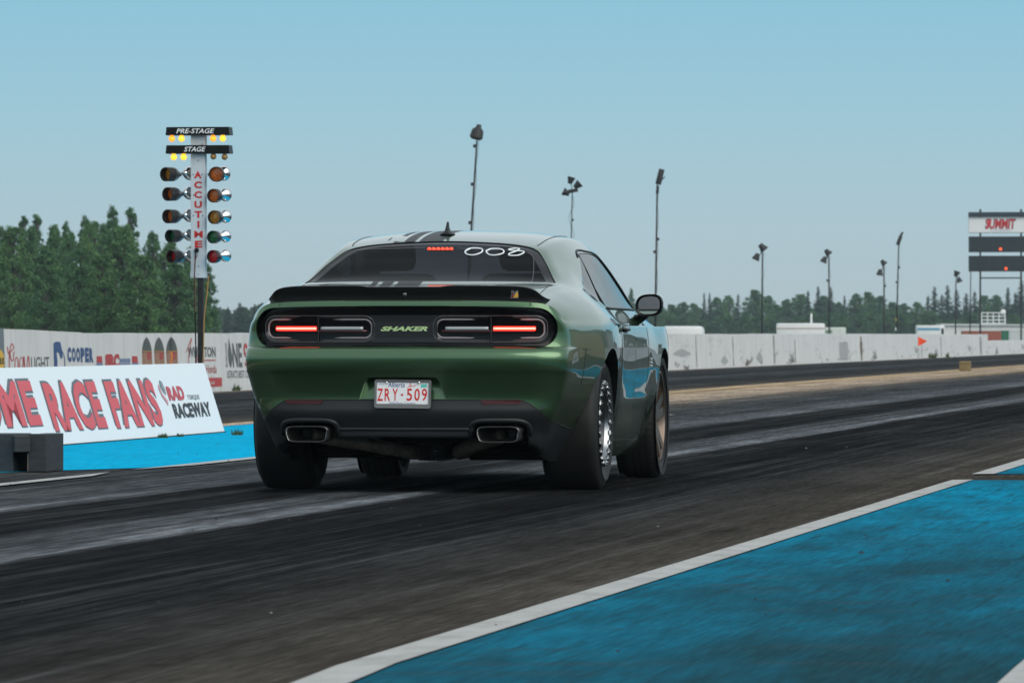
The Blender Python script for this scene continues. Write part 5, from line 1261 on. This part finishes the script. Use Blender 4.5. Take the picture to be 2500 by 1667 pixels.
def put_tree(kind, px, top_py, half_px, d, label, group):
    X = (px-CX)*d/FPX; L = X*math.cos(TH)-d*math.sin(TH); z0 = gz(L) if d < 800 else -1.3
    h = zat(top_py, d)-z0
    o = protos[kind] if kind not in used else copy_tree(protos[kind]); used.add(kind)
    wbase = {'r1': .19, 'r2': .19, 'p1': .105, 'p3': .105, 'p2': .085, 'c1': .15, 'c2': .19}[kind]*proto_h[kind]
    sh = h/proto_h[kind]; sw = (half_px*d/FPX)/wbase
    o.location = (X, d, z0); o.scale = (sw, sw, sh); o.rotation_euler = (0, 0, rnd.uniform(0, 6.28))
    nm = {'r': 'broadleaf_tree', 'p': 'poplar_tree', 'c': 'spruce_tree'}[kind[0]]; o.name = nm
    tag(o, label, 'tree', group); return o
Q = lambda a, b: (a/3.564, 280+b/3.564)
GL = 'trees behind the left barrier'
for kind, zx, zy, hw, d, lab in [
 ('r2', 470, 965, 130, 355, 'mid-green round tree left of the gap in the left treetops'), ('r1', 770, 925, 125, 356, 'full round tree right of the gap in the left treetops'), ('r2', 910, 930, 120, 362, 'dark round tree left of the highest treetop'),
 ('p1', 20, 945, 105, 372, 'tall poplar cut by the left edge of the photo'), ('p2', 205, 855, 75, 376, 'slim poplar near the left edge, first of the thin tips'), ('p2', 320, 842, 75, 380, 'thin poplar with a feathery double tip above the left adverts'),
 ('p3', 465, 930, 110, 374, 'mid-height poplar left of the gap in the left treetops'), ('p1', 570, 903, 75, 378, 'pointed poplar just before the dip in the left treetops'), ('p1', 745, 850, 90, 376, 'slim poplar just right of the dip in the left treetops'),
 ('p3', 835, 898, 95, 372, 'bushy poplar left of the highest treetop'), ('p1', 985, 765, 105, 378, 'tallest poplar, highest treetop left of the starting lights'), ('p2', 1140, 780, 85, 376, 'slim poplar right of the highest treetop'),
 ('r1', 1060, 950, 215, 340, 'broad light green tree in front of the tallest poplar'), ('r2', 1335, 1000, 130, 350, 'round tree just left of the starting light lamps'), ('r1', 1480, 1085, 150, 345, 'round tree behind the lower lamps of the starting lights'),
 ('r2', 1650, 1130, 140, 350, 'round tree directly behind the starting light column'), ('p1', 1790, 1275, 105, 356, 'thin-edged tree ending the left group, right of the column'),
 ('r1', 110, 960, 170, 352, 'wide low tree at the far left over the yellow badge'), ('r2', 400, 1120, 175, 336, 'wide low tree above the red script advert'), ('r2', 700, 1095, 165, 344, 'darker low tree above the blue advert lettering'),
 ('r1', 880, 1200, 170, 332, 'light low tree above the red advert badges'), ('r1', 1240, 1210, 200, 330, 'large low tree above the three bullet shapes'), ('r2', 1530, 1270, 190, 332, 'low tree left of the black pole of the starting lights'), ('r2', 600, 1000, 130, 360, 'dark tree filling the dip in the left treetops'), ('r1', 1700, 1330, 150, 336, 'low tree right of the black pole of the starting lights'), ('r2', 265, 950, 140, 358, 'dark round tree under the feathery double tip')]:
    px, py = Q(zx, zy); put_tree(kind, px, py, hw/3.564*(1.25 if kind[0] == 'p' else 1.1), d, lab, GL)
GF = 'hazy trees of the far tree line'
LM = [(700, 'left of the car'), (1580, 'beyond the wing mirror'), (1740, 'above the rounded white trailer'), (1870, 'left of the first twin-lamp pole'), (1960, 'above the white camper'), (2030, 'by the second twin-lamp pole'), (2110, 'right of the camper'), (2190, 'by the third twin-lamp pole'), (2260, 'above the orange flag'), (2330, 'left of the fourth twin-lamp pole'), (2400, 'by the left scoreboard post'), (2480, 'between the scoreboard posts'), (9999, 'by the right scoreboard post')]
def where(px): return next(t for x, t in LM if px < x)
farlist = []
for zx, zy, hw, k in [(-108, 552, 20, 'p'), (-48, 552, 26, 'p'), (40, 640, 60, 'b'), (120, 655, 60, 'b'), (200, 655, 60, 'b'), (270, 640, 60, 'b'), (335, 648, 55, 'b'), (398, 580, 26, 'c'), (432, 585, 26, 'c'), (480, 610, 52, 'b'), (545, 600, 48, 'b'), (605, 588, 34, 'c'), (710, 565, 72, 'b'), (785, 600, 62, 'b'), (840, 655, 50, 'b'), (905, 622, 62, 'b'), (985, 592, 72, 'b'), (1032, 568, 38, 'c'), (1095, 546, 36, 'c'), (1135, 600, 62, 'b'), (1172, 550, 34, 'c'), (1215, 640, 45, 'b'), (1255, 602, 28, 'c'), (1330, 588, 62, 'b'), (1400, 578, 62, 'b'), (1470, 600, 60, 'b'), (1550, 640, 60, 'b'), (1620, 648, 60, 'b'), (1700, 640, 55, 'b'), (1765, 600, 45, 'c'), (1805, 548, 44, 'c'), (1850, 590, 44, 'c'), (1885, 540, 44, 'c'), (1940, 560, 50, 'c'), (2000, 590, 50, 'c'), (2050, 572, 45, 'c'), (2110, 600, 55, 'b'), (2180, 596, 62, 'b'), (2255, 552, 40, 'c'), (2300, 580, 46, 'c'), (2335, 508, 52, 'c'), (2400, 540, 52, 'c')]:
    px, py = B((zx, zy)); farlist.append((px, py, hw/2.5*1.12, k, 1000+rnd.uniform(-30, 40), 'far'))
for i in range(30):
    px = 1500+i*35+rnd.uniform(-10, 10); farlist.append((px, 775+rnd.uniform(-18, 12), 30*rnd.uniform(.8, 1.2), 'b', 930+rnd.uniform(-20, 20), 'low'))
for px, py, hw, k in ((528, 772, 22, 'b'), (556, 748, 22, 'c'), (585, 738, 22, 'c'), (600, 752, 26, 'b'), (622, 742, 20, 'c'), (650, 740, 24, 'c'), (690, 750, 26, 'b')): farlist.append((px, py, hw, k, 860+rnd.uniform(-20, 20), 'far'))
KN = {'b': 'broadleaf tree', 'c': 'pointed spruce', 'p': 'slim poplar'}
for i, (px, py, hw, k, d, row) in enumerate(farlist):
    kind = {'b': ['r1', 'r2'][i % 2], 'c': ['c1', 'c2'][i % 2], 'p': 'p1'}[k]
    put_tree(kind, px, py, hw*(1.7 if k == 'c' else 1.15), d, f"{'low front ' if row == 'low' else 'tall ' if py < 705 else ''}{KN[k]} in the hazy far tree line {where(px)}", GF)
# the unbroken wood that closes the gaps between those trunks
mb = MB(); rg = random.Random(9)
for i in range(15000):
    px = rg.uniform(470, 2620); d = rg.uniform(1045, 1075); X = (px-CX)*d/FPX; hh = rg.uniform(-1.3, 4.3+.8*math.sin(px*.013)+.5*math.sin(px*.041)+.3*math.sin(px*.13)); s = rg.uniform(.3, .6)
    a = Vector((rg.gauss(0, 1), rg.gauss(0, .5), rg.gauss(0, .7))).normalized()*s; b = Vector((rg.gauss(0, .6), 0, 1)).normalized()*s*.7
    p = Vector((X, d, hh)); mb.add([p-a, p+b, p+a, p-b], [[0, 1, 2, 3]])
tag(mb.build('far_wood', LEAF_C), kind='stuff')

# ---- floodlight poles
POLE = mat('pole_black', (.012, .013, .015), .6); YB = mat('yellow_band', (.45, .33, .05), .6)
GP = 'floodlight poles along the far side'
def pole(pxb, pxt, pyt, label, heads, L=-35, w=5.0, extras=(), coil=False):
    b = at(pxb, L, gz(L)); d = b.y; m = d/FPX
    o = empty('floodlight_pole', label, 'floodlight pole', b, 0, GP)
    lx = lambda px: (px-pxb)*m
    lz = lambda py: zat(py, d)-b.z
    mb = MB(); topx, topz = lx(pxt), lz(pyt); mb.tube([(0, 0, 0), (topx*.5, 0, topz*.5), (topx, 0, topz)], [w*m/2, w*m/2, w*m*.36], 8)
    mb.build('pole', POLE, o, True)
    for (px, py, kind, ang, s) in heads:
        c = Vector((lx(px), -.1, lz(py))); mb = MB(); M_ = Matrix.Translation(c) @ Matrix.Rotation(R(ang), 4, 'Y')
        s = s*m
        if kind == 'drum':
            mb.lathe([(0, -s*.5), (s*.32, -s*.5), (s*.36, -s*.2), (s*.56, s*.35), (s*.56, s*.5), (0, s*.42)], M_, 14)
        elif kind == 'plate': mb.box((-s*.22, -s*.3, -s*.6), (s*.22, s*.3, s*.6), s*.06, M_)
        elif kind == 'bell': mb.lathe([(0, s*.62), (s*.16, s*.60), (s*.2, s*.4), (s*.42, s*.2), (s*.48, -s*.35), (s*.3, -s*.5), (0, -s*.5)], M_, 14)
        h_ = mb.build('lamp_head', POLE, o, auto=50)
        mb = MB(); mb.tube([c, (topx, 0, topz)], w*m*.25, 6); mb.build('bracket', POLE, h_)
    for py, side_ in extras:
        f = (lz(py))/topz; mb = MB(); x = topx*f+side_*w*m*.9; mb.box((x-w*m*.6, -.05, lz(py)-w*m*.7), (x+w*m*.6, .05, lz(py)+w*m*.7)); mb.build('junction_box', POLE, o)
    mb = MB()
    if coil:
        pts = []
        for k in range(60):
            t = k/59; z = topz*(1-.62*t); pts.append((topx*(1-.62*t)+math.sin(t*22)*w*m*1.9*min(1, t*8), -.06, z))
        mb.tube(pts, w*m*.13, 5)
    else:
        mb.tube([(topx*f+w*m*(.62+.25*math.sin(f*40)), -.03, topz*f) for f in [i/40 for i in range(2, 41)]], w*m*.11, 5)
    mb.build('cable', POLE, o, True)
    return o, lx, lz, m, topx, topz
pole(1125, 1163, 345, 'tall leaning floodlight pole rising behind the car roof antenna', [(1164, 325, 'bell', 14, 34), (1168, 309, 'drum', 10, 9)], w=5.6, extras=((450, -1), (544, -1), (357, -1)))
pole(1386, 1396, 470, 'pole with a cluster of floodlights and a coiled cable above the car roof', [(1392, 441, 'drum', 15, 17), (1408, 453, 'drum', 50, 18), (1381, 471, 'drum', -65, 17), (1398, 466, 'plate', 80, 20)], w=3.6, coil=True, extras=((537, 1),))
pole(1597, 1603, 452, 'tall floodlight pole directly right of the car roof, one upright lamp', [(1610, 432, 'plate', 14, 32), (1604, 464, 'plate', 4, 16), (1622, 432, 'plate', 38, 3)], w=4.8, extras=((584, 1), (615, -1)))
o, lx, lz, m, tx_, tz_ = pole(2185, 2193, 585, 'tall thin pole with a yellow band between twin-lamp poles', [(2194, 587, 'plate', 20, 20), (2199, 573, 'plate', 32, 12)], w=3.4, extras=((653, 1), (689, -1)))
mb = MB(); mb.lathe([(3.6*m/2, -4*m), (3.6*m/2, 4*m)], Matrix.Translation((lx(2186.5), 0, lz(780))), 10); mb.build('yellow_band', YB, o)
mb = MB(); mb.lathe([(3.8*m/2, -4*m), (3.8*m/2, 4*m)], Matrix.Translation((lx(2186), 0, lz(803))), 10); mb.build('white_band', WHITE, o)
pole(1858.6, 1860, 616, 'first twin-lamp floodlight pole right of the car mirror', [(1860, 604, 'drum', 140, 19), (1846, 627, 'drum', 205, 17)], w=4.2)
pole(2023.6, 2022, 626, 'twin-lamp floodlight pole behind the white camper', [(2019, 616, 'drum', 140, 16), (2011, 634, 'drum', 205, 15)], w=4.0, extras=((685, -1),))
pole(2158, 2156.5, 650, 'twin-lamp floodlight pole left of the yellow-banded pole', [(2155, 641, 'drum', 140, 14), (2147, 665, 'drum', 190, 15)], w=3.6, extras=((698, 1),))
pole(2331, 2332, 684, 'smallest twin-lamp floodlight pole left of the scoreboard', [(2333.5, 669, 'drum', 20, 14), (2340, 683, 'drum', 160, 13)], w=3.0)
pole(2366, 2369, 625, 'thin dark pole partly behind the scoreboard edge', [(2369.5, 640, 'plate', 4, 9)], L=-33, w=2.4)

# ---- scoreboard
def scoreboard():
    L = -30; c = at(2441.7, L, gz(L)); d = c.y; m = d/FPX
    o = empty('scoreboard', 'black timing scoreboard on two posts with a white sponsor sign on top', 'scoreboard', c, -TH)
    x = lambda px: (px-2441.7)*m/math.cos(TH)
    z = lambda py: zat(py, d)-c.z
    fr = mat('scoreboard_black', (.014, .018, .022), .5); pm_ = noisy('scoreboard_panel', (.022, .028, .034), (.032, .04, .047), 1.2, .4, (6, 1, .2))
    xl, xr = x(2364.8), x(2518.6)
    for px in (2392.3, 2491):
        mb = MB(); mb.box((x(px)-.06, .05, 0), (x(px)+.06, .17, z(517))); mb.build('post', fr, o); mb = MB(); mb.box((x(px)-.07, .04, z(517)), (x(px)+.07, .18, z(511)), .01); mb.build('post_cap', fr, o)
    mb = MB(); mb.box((x(2392.3)+.06, .08, z(680.3)), (x(2491)-.06, .14, z(677))); mb.build('cross_rail', fr, o)
    mb = MB(); mb.box((xl-.02, -.22, z(530.3)), (xr+.02, .2, z(518)), .01); mb.build('top_canopy', mat('canopy_slate', (.02, .035, .05), .5), o)
    mb = MB(); mb.box((xl, -.10, z(567.8)), (xr, .04, z(531)), .005); sg = mb.build('sponsor_sign', mat('sign_white', (.80, .82, .84), .4), o)
    mb = MB()
    for a, b in (((xl-.015, z(569)), (xr+.015, z(567.8))), ((xl-.015, z(569)), (xl, z(531)))): mb.box((a[0], -.11, a[1]), (b[0], .02, b[1]))
    mb.build('sign_frame', fr, o)
    fn = lambda off: (lambda u, v: (x(u), -.1-off, z(v)))
    mb = MB(); put_text(mb, 'SUMMIT', fn(.006), 2404, 2479, 560, 533.5, bold=.05, shear=.15); mb.build('letter_outline', mat('outline_grey', (.10, .12, .15), .5), sg)
    mb = MB(); put_text(mb, 'SUMMIT', fn(.010), 2406, 2477, 558.5, 535, bold=.02, shear=.15); mb.sheet([fn(.012)(*q) for q in ((2407, 556), (2413, 543), (2410, 543), (2419, 532.5), (2416, 541), (2419, 541), (2410, 558))]); mb.build('red_lettering', mat('sign_red', (.62, .015, .025), .4), sg)
    mb = MB(); put_text(mb, 'RACING EQUIPMENT', fn(.006), 2418, 2468, 564.5, 561.6); mb.build('small_lettering', mat('sign_blue', (.05, .12, .25), .5), sg)
    for y0, y1 in ((577.3, 616), (624.5, 663)):
        mb = MB(); mb.box((xl-.01, -.08, z(y1)), (xr+.01, .04, z(y0)), .01); dp = mb.build('display_panel', pm_, o)
        for i in range(1, 5):
            mb = MB(); xx = xl+(xr-xl)*i/5; mb.box((xx-.012, -.084, z(y1)+.03), (xx+.012, -.079, z(y0)-.03)); mb.build('panel_joint', fr, dp)
    dot = mat('red_dot_lamp', (1, .1, .02), .4, emit=(1, .10, .02), estr=1.2)
    for px, py in ((2441.7, 608.5), (2455, 656)):
        mb = MB(); mb.lathe([(0, .03), (.07, .02), (.1, 0)], frame_mat((x(px), -.082, z(py)), (0, -1, 0)), 16); mb.build('indicator_lamp', dot, o, True)
scoreboard()

# ---- vehicles and buildings behind the far wall
VAN_W = noisy('trailer_white', (.66, .68, .68), (.74, .75, .75), 1.5, .35); WIN = mat('dark_window', (.02, .025, .03), .1); TRIMG = mat('grey_trim', (.12, .13, .14), .5)
def boxy(name, label, cat, px0, px1, py0, L, depth, m, rad=.12, group=None):
    c = at((px0+px1)/2, L, gz(L)); d = c.y; k = d/FPX; w = (px1-px0)*k; h = zat(py0, d)-c.z
    o = empty(name, label, cat, c, -TH*.3, group)
    mb = MB(); mb.box((-w/2, 0, .45), (w/2, depth, h), rad); mb.build('shell', m, o, auto=40)
    for sx in (-1, 1):
        mb = MB(); mb.lathe([(.0, -.1), (.28, -.1), (.33, -.06), (.33, .06), (.28, .1), (0, .1)], frame_mat((sx*(w/2-.2), depth*.6, .33), (1, 0, 0)), 18); mb.build('wheel', RUBBER, o, auto=40)
    return o, w, h, k
GV = 'vehicles parked beyond the far barrier'
o, w, h, k = boxy('travel_trailer', 'rounded white trailer roof just right of the car', 'trailer', 1614, 1716, 796, -40, 5, VAN_W, .22, GV)
mb = MB(); mb.box((-w*.4, -.006, h-.75), (w*.4, .0, h-.5)); mb.build('window', WIN, o)
o, w, h, k = boxy('camper', 'white camper with two framed windows behind the wall', 'camper', 1894, 2013, 789, -40, 6, VAN_W, .12, GV)
for x0, x1 in ((-.40, -.06), (.12, .46)):
    P_ = stadium((x0+x1)/2*w, h-1.42, (x1-x0)/2*w, .55, .25, 5); mb = MB(); mb.tube([(u, -.012, v) for u, v in P_+P_[:1]], .06, 6, False); wf = mb.build('window_frame', TRIMG, o, True); mb = MB(); mb.sheet([(u, -.008, v) for u, v in P_]); mb.build('window', mat('camper_pane', (.5, .54, .56), .15), wf)
mb = MB(); mb.box((-w/2-.02, -.03, h-.34), (w/2+.02, .02, h-.28)); mb.build('drip_rail', mat('beige_trim', (.45, .40, .36), .5), o)
mb = MB(); mb.lathe([(.06, 0), (.06, .62), (0, .64)], Matrix.Translation((w*.22, 1.2, h-.02)), 10); mb.build('roof_vent', WHITE, o)
o, w, h, k = boxy('box_trailer', 'small white and green trailer at the camper\'s right', 'trailer', 2008, 2064, 799, -42, 4, noisy('trailer_sage', (.50, .56, .52), (.62, .65, .63), 2, .4), .08, GV)
mb = MB(); mb.box((-w/2+.05, -.012, .6), (-w*.1, .0, h-.2)); mb.build('side_panel', mat('sage_green', (.22, .30, .24), .5), o)
o, w, h, k = boxy('travel_trailer', 'white trailer with a blue stripe and dark end above the flag', 'trailer', 2237, 2305, 794, -42, 5, VAN_W, .08, GV)
mb = MB(); mb.box((-w*.48, -.012, h-.42), (w*.34, .0, h-.22)); mb.build('blue_stripe', mat('stripe_blue', (.10, .32, .48), .5), o); mb = MB(); mb.box((w*.38, -.014, .7), (w*.47, .0, h-.25)); mb.build('dark_panel', WIN, o)
def long_building():
    L = -62; c0 = at(2300, L, gz(L)); d = c0.y; m = d/FPX; o = empty('long_shed', 'long low white shed with pale roof behind the scoreboard', 'shed', c0, 0)
    w = 300*m; h = zat(790, d)-c0.z; mb = MB(); mb.box((0, 0, 0), (w, 8, h-.25)); mb.build('wall', VAN_W, o)
    mb = MB(); mb.prism([(-.3, h-.25), (w+.3, h-.25), (w+.3, h-.12), (-.3, h)], lambda u, v, q: (u, q, v), -.3, 8.3); mb.build('roof', noisy('shed_roof', (.52, .55, .56), (.6, .62, .63), .6, .5), o)
    return c0, m, h, d
c0, m, h, d = long_building()
def rail_platform():
    x0 = (2395-2300)*m; o = empty('viewing_platform', 'white railed viewing platform on the shed roof under the scoreboard', 'platform', (c0.x+x0, c0.y+.5, c0.z+h-.02), 0)
    w = 60*m; hh = 27*m
    mb = MB(); mb.box((0, 0, 0), (w, 2.5, .12)); mb.build('deck', WHITE, o)
    for i in range(5): mb = MB(); mb.box((i*w/4.2, 0, .12), (i*w/4.2+.12, .12, hh)); mb.build('post', WHITE, o)
    for z in (hh*.35, hh*.68, hh): mb = MB(); mb.box((0, -.03, z-.06), (w, .05, z+.05)); mb.build('rail', WHITE, o)
    mb = MB(); mb.sphere((54*m, .3, hh+.1), 6.5*m, 14, 8, (1, .4, 1)); mb.build('dish', mat('dish_white', (.78, .78, .76), .4), o, True)
rail_platform()
CONT = lambda n, c: noisy(n, tuple(v*.8 for v in c), c, 2, .6, (6, 1, .3))
def container(label, px0, px1, py0, m_, L=-46):
    c = at(px0, L, gz(L)); d = c.y; k = d/FPX; w = (px1-px0)*k; h = zat(py0, d)-c.z; o = empty('shipping_container', label, 'container', c, 0, 'containers behind the lower barrier')
    mb = MB(); mb.box((0, 0, 0), (w, 2.4, h), .02); mb.build('shell', m_, o)
    for i in range(max(2, int(w/.35))): mb = MB(); x = (i+.5)*w/max(2, int(w/.35)); mb.box((x-.04, -.03, .1), (x+.04, 0, h-.1)); mb.build('rib', m_, o)
    mb = MB(); mb.box((-.02, -.04, h), (w+.02, 2.4, h+.05)); mb.build('top_rail', m_, o)
container('rusty red container under the scoreboard', 2349, 2443, 809, CONT('container_red', (.36, .10, .06)))
container('narrow green container right of the red one', 2445, 2461, 808, CONT('container_green', (.02, .16, .08)))
container('white container with pale top at the right edge', 2463, 2530, 808, CONT('container_white', (.62, .66, .66)))
def canopy():
    L = -40; c = at(1562, L, gz(L)); d = c.y; k = d/FPX; o = empty('pop_up_canopy', 'blue pop-up canopy peeking out behind the wing mirror', 'canopy', c, 0)
    w = 44*k; zt = zat(764, d)-c.z; ze = zat(790, d)-c.z
    mb = MB(); mb.add([(-w/2, -w/2, ze), (w/2, -w/2, ze), (w/2, w/2, ze), (-w/2, w/2, ze), (0, 0, zt)], [[0, 1, 4], [1, 2, 4], [2, 3, 4], [3, 0, 4]]); mb.build('roof', mat('canopy_blue', (.01, .22, .50), .6), o)
    for a in (-1, 1):
        for b in (-1, 1): mb = MB(); mb.tube([(a*w/2*.97, b*w/2*.97, 0), (a*w/2*.97, b*w/2*.97, ze)], .03, 6); mb.build('leg', WHITE, o)
    mb = MB(); mb.box((-w/2, -w/2-.01, ze-.25), (w/2, -w/2, ze)); mb.build('valance', mat('canopy_pale', (.35, .5, .6), .6), o)
canopy()
# ---- orange flag and marker box
def flag():
    L = -16.85; b = at(2240, L, .0); d = b.y; k = d/FPX; o = empty('orange_flag', 'small orange triangular flag on a thin stick before the right wall', 'flag', b, -TH*.5)
    mb = MB(); mb.tube([(0, 0, 0), (0, 0, zat(820, d))], .011, 6); mb.build('stick', mat('flag_stick', (.4, .38, .36), .5), o)
    zt, zb_, zm = zat(822, d), zat(845, d), zat(833, d); mb = MB(); n = 8
    V_ = []
    for i in range(n+1):
        t = i/n; y = .02*math.sin(t*5); V_ += [(t*21*k, y, zt+(zm+.02-zt)*t), (t*21*k, y, zb_+(zm-.02-zb_)*t)]
    mb.add(V_, [[2*i, 2*i+1, 2*i+3, 2*i+2] for i in range(n)]); mb.build('pennant', mat('flag_orange', (.92, .075, .006), .6, emit=(1, .11, .015), estr=.0), o, True)
flag()
def marker_box():
    s, L = ground(2342, 906); d = (T(s, L)).y; k = d/FPX; o = empty('marker_box', 'small tan foam marker box on the line between the lanes', 'box', T(s, L), -TH)
    mb = MB(); w = 27*k; mb.box((0, 0, .004), (w, w*.9, 24.5*k), .008); mb.build('case', noisy('tan_foam', (.20, .15, .07), (.25, .19, .09), 9, .8), o, auto=40)
    mb = MB(); mb.box((w*.06, -.003, 24.5*k*.72), (w*.94, .0, 24.5*k*.76)); mb.build('lid_seam', DARK, o)
marker_box()
# ---- the right-hand side of the strip (mirrored in the car's flank)
def rwall():
    o = empty('barrier_wall', 'white barrier on the right side of the lane, mirrored in the car door', 'wall', T(52, 2.2), -TH)
    mb = MB(); mb.prism([(0, 0), (.05, .26), (.07, .82), (.26, .82), (.34, 0)], lambda u, v, q: (u, q, v), 0, 260); mb.build('wall_body', CONC_R, o)
rwall()
def pit(label, s0, s1, L, h, m_, doors=()):
    o = empty('pit_building', label, 'building', T(s0, L), -TH, 'pit buildings on the right mirrored in the car'); ln = s1-s0
    mb = MB(); mb.box((0, 0, 0), (8, ln, h)); mb.build('wall', m_, o); mb = MB(); mb.box((-.4, -.3, h), (8.4, ln+.3, h+.2)); mb.build('roof', TRIMG, o)
    for a in doors: mb = MB(); mb.box((-.03, a, .0), (.0, a+3, 2.8)); mb.build('door', WIN, o)
pit('low tan pit building mirrored in the rear fender', 62, 84, 7, 3.6, noisy('tan_siding', (.26, .22, .17), (.32, .28, .22), 1, .7), (3, 9, 15))
pit('pale grey pit building mirrored in the car door', 90, 118, 8, 4.6, noisy('grey_siding', (.34, .36, .37), (.42, .43, .44), 1, .7), (4, 12, 20))
pit('dark brown pit building mirrored in the front fender', 125, 170, 7, 3.8, noisy('brown_siding', (.10, .085, .07), (.15, .13, .11), 1, .7), (6, 18, 30))
for i in range(12):           # unseen trees added behind the camera to darken the horizon mirrored in the bumper
    o = copy_tree(protos[['r1', 'r2', 'p1'][i % 3]]); o.location = (-75+i*13+rnd.uniform(-3, 3), -165+rnd.uniform(-12, 12), -.3); s = rnd.uniform(1.0, 1.5); o.scale = (s*1.3, s*1.3, s)
    o.name = 'broadleaf_tree'; tag(o, 'added tree behind the camera, darkening the bumper reflection', 'tree', 'added trees behind the camera')
# ---- the hazy air
mb = MB(); mb.box((-560, -300, -3.5), (560, 1420, 13.5))
hz = mb.build('haze', [bpy.data.materials.new('haze_air')]); m_ = hz.data.materials[0]; m_.use_nodes = True; t = m_.node_tree; t.nodes.clear()
ou = t.nodes.new('ShaderNodeOutputMaterial'); vp = t.nodes.new('ShaderNodeVolumePrincipled'); vp.inputs['Color'].default_value = (.72, .90, .98, 1); vp.inputs['Density'].default_value = .00015; vp.inputs['Anisotropy'].default_value = .1
t.links.new(vp.outputs[0], ou.inputs['Volume']); tag(hz, kind='stuff')
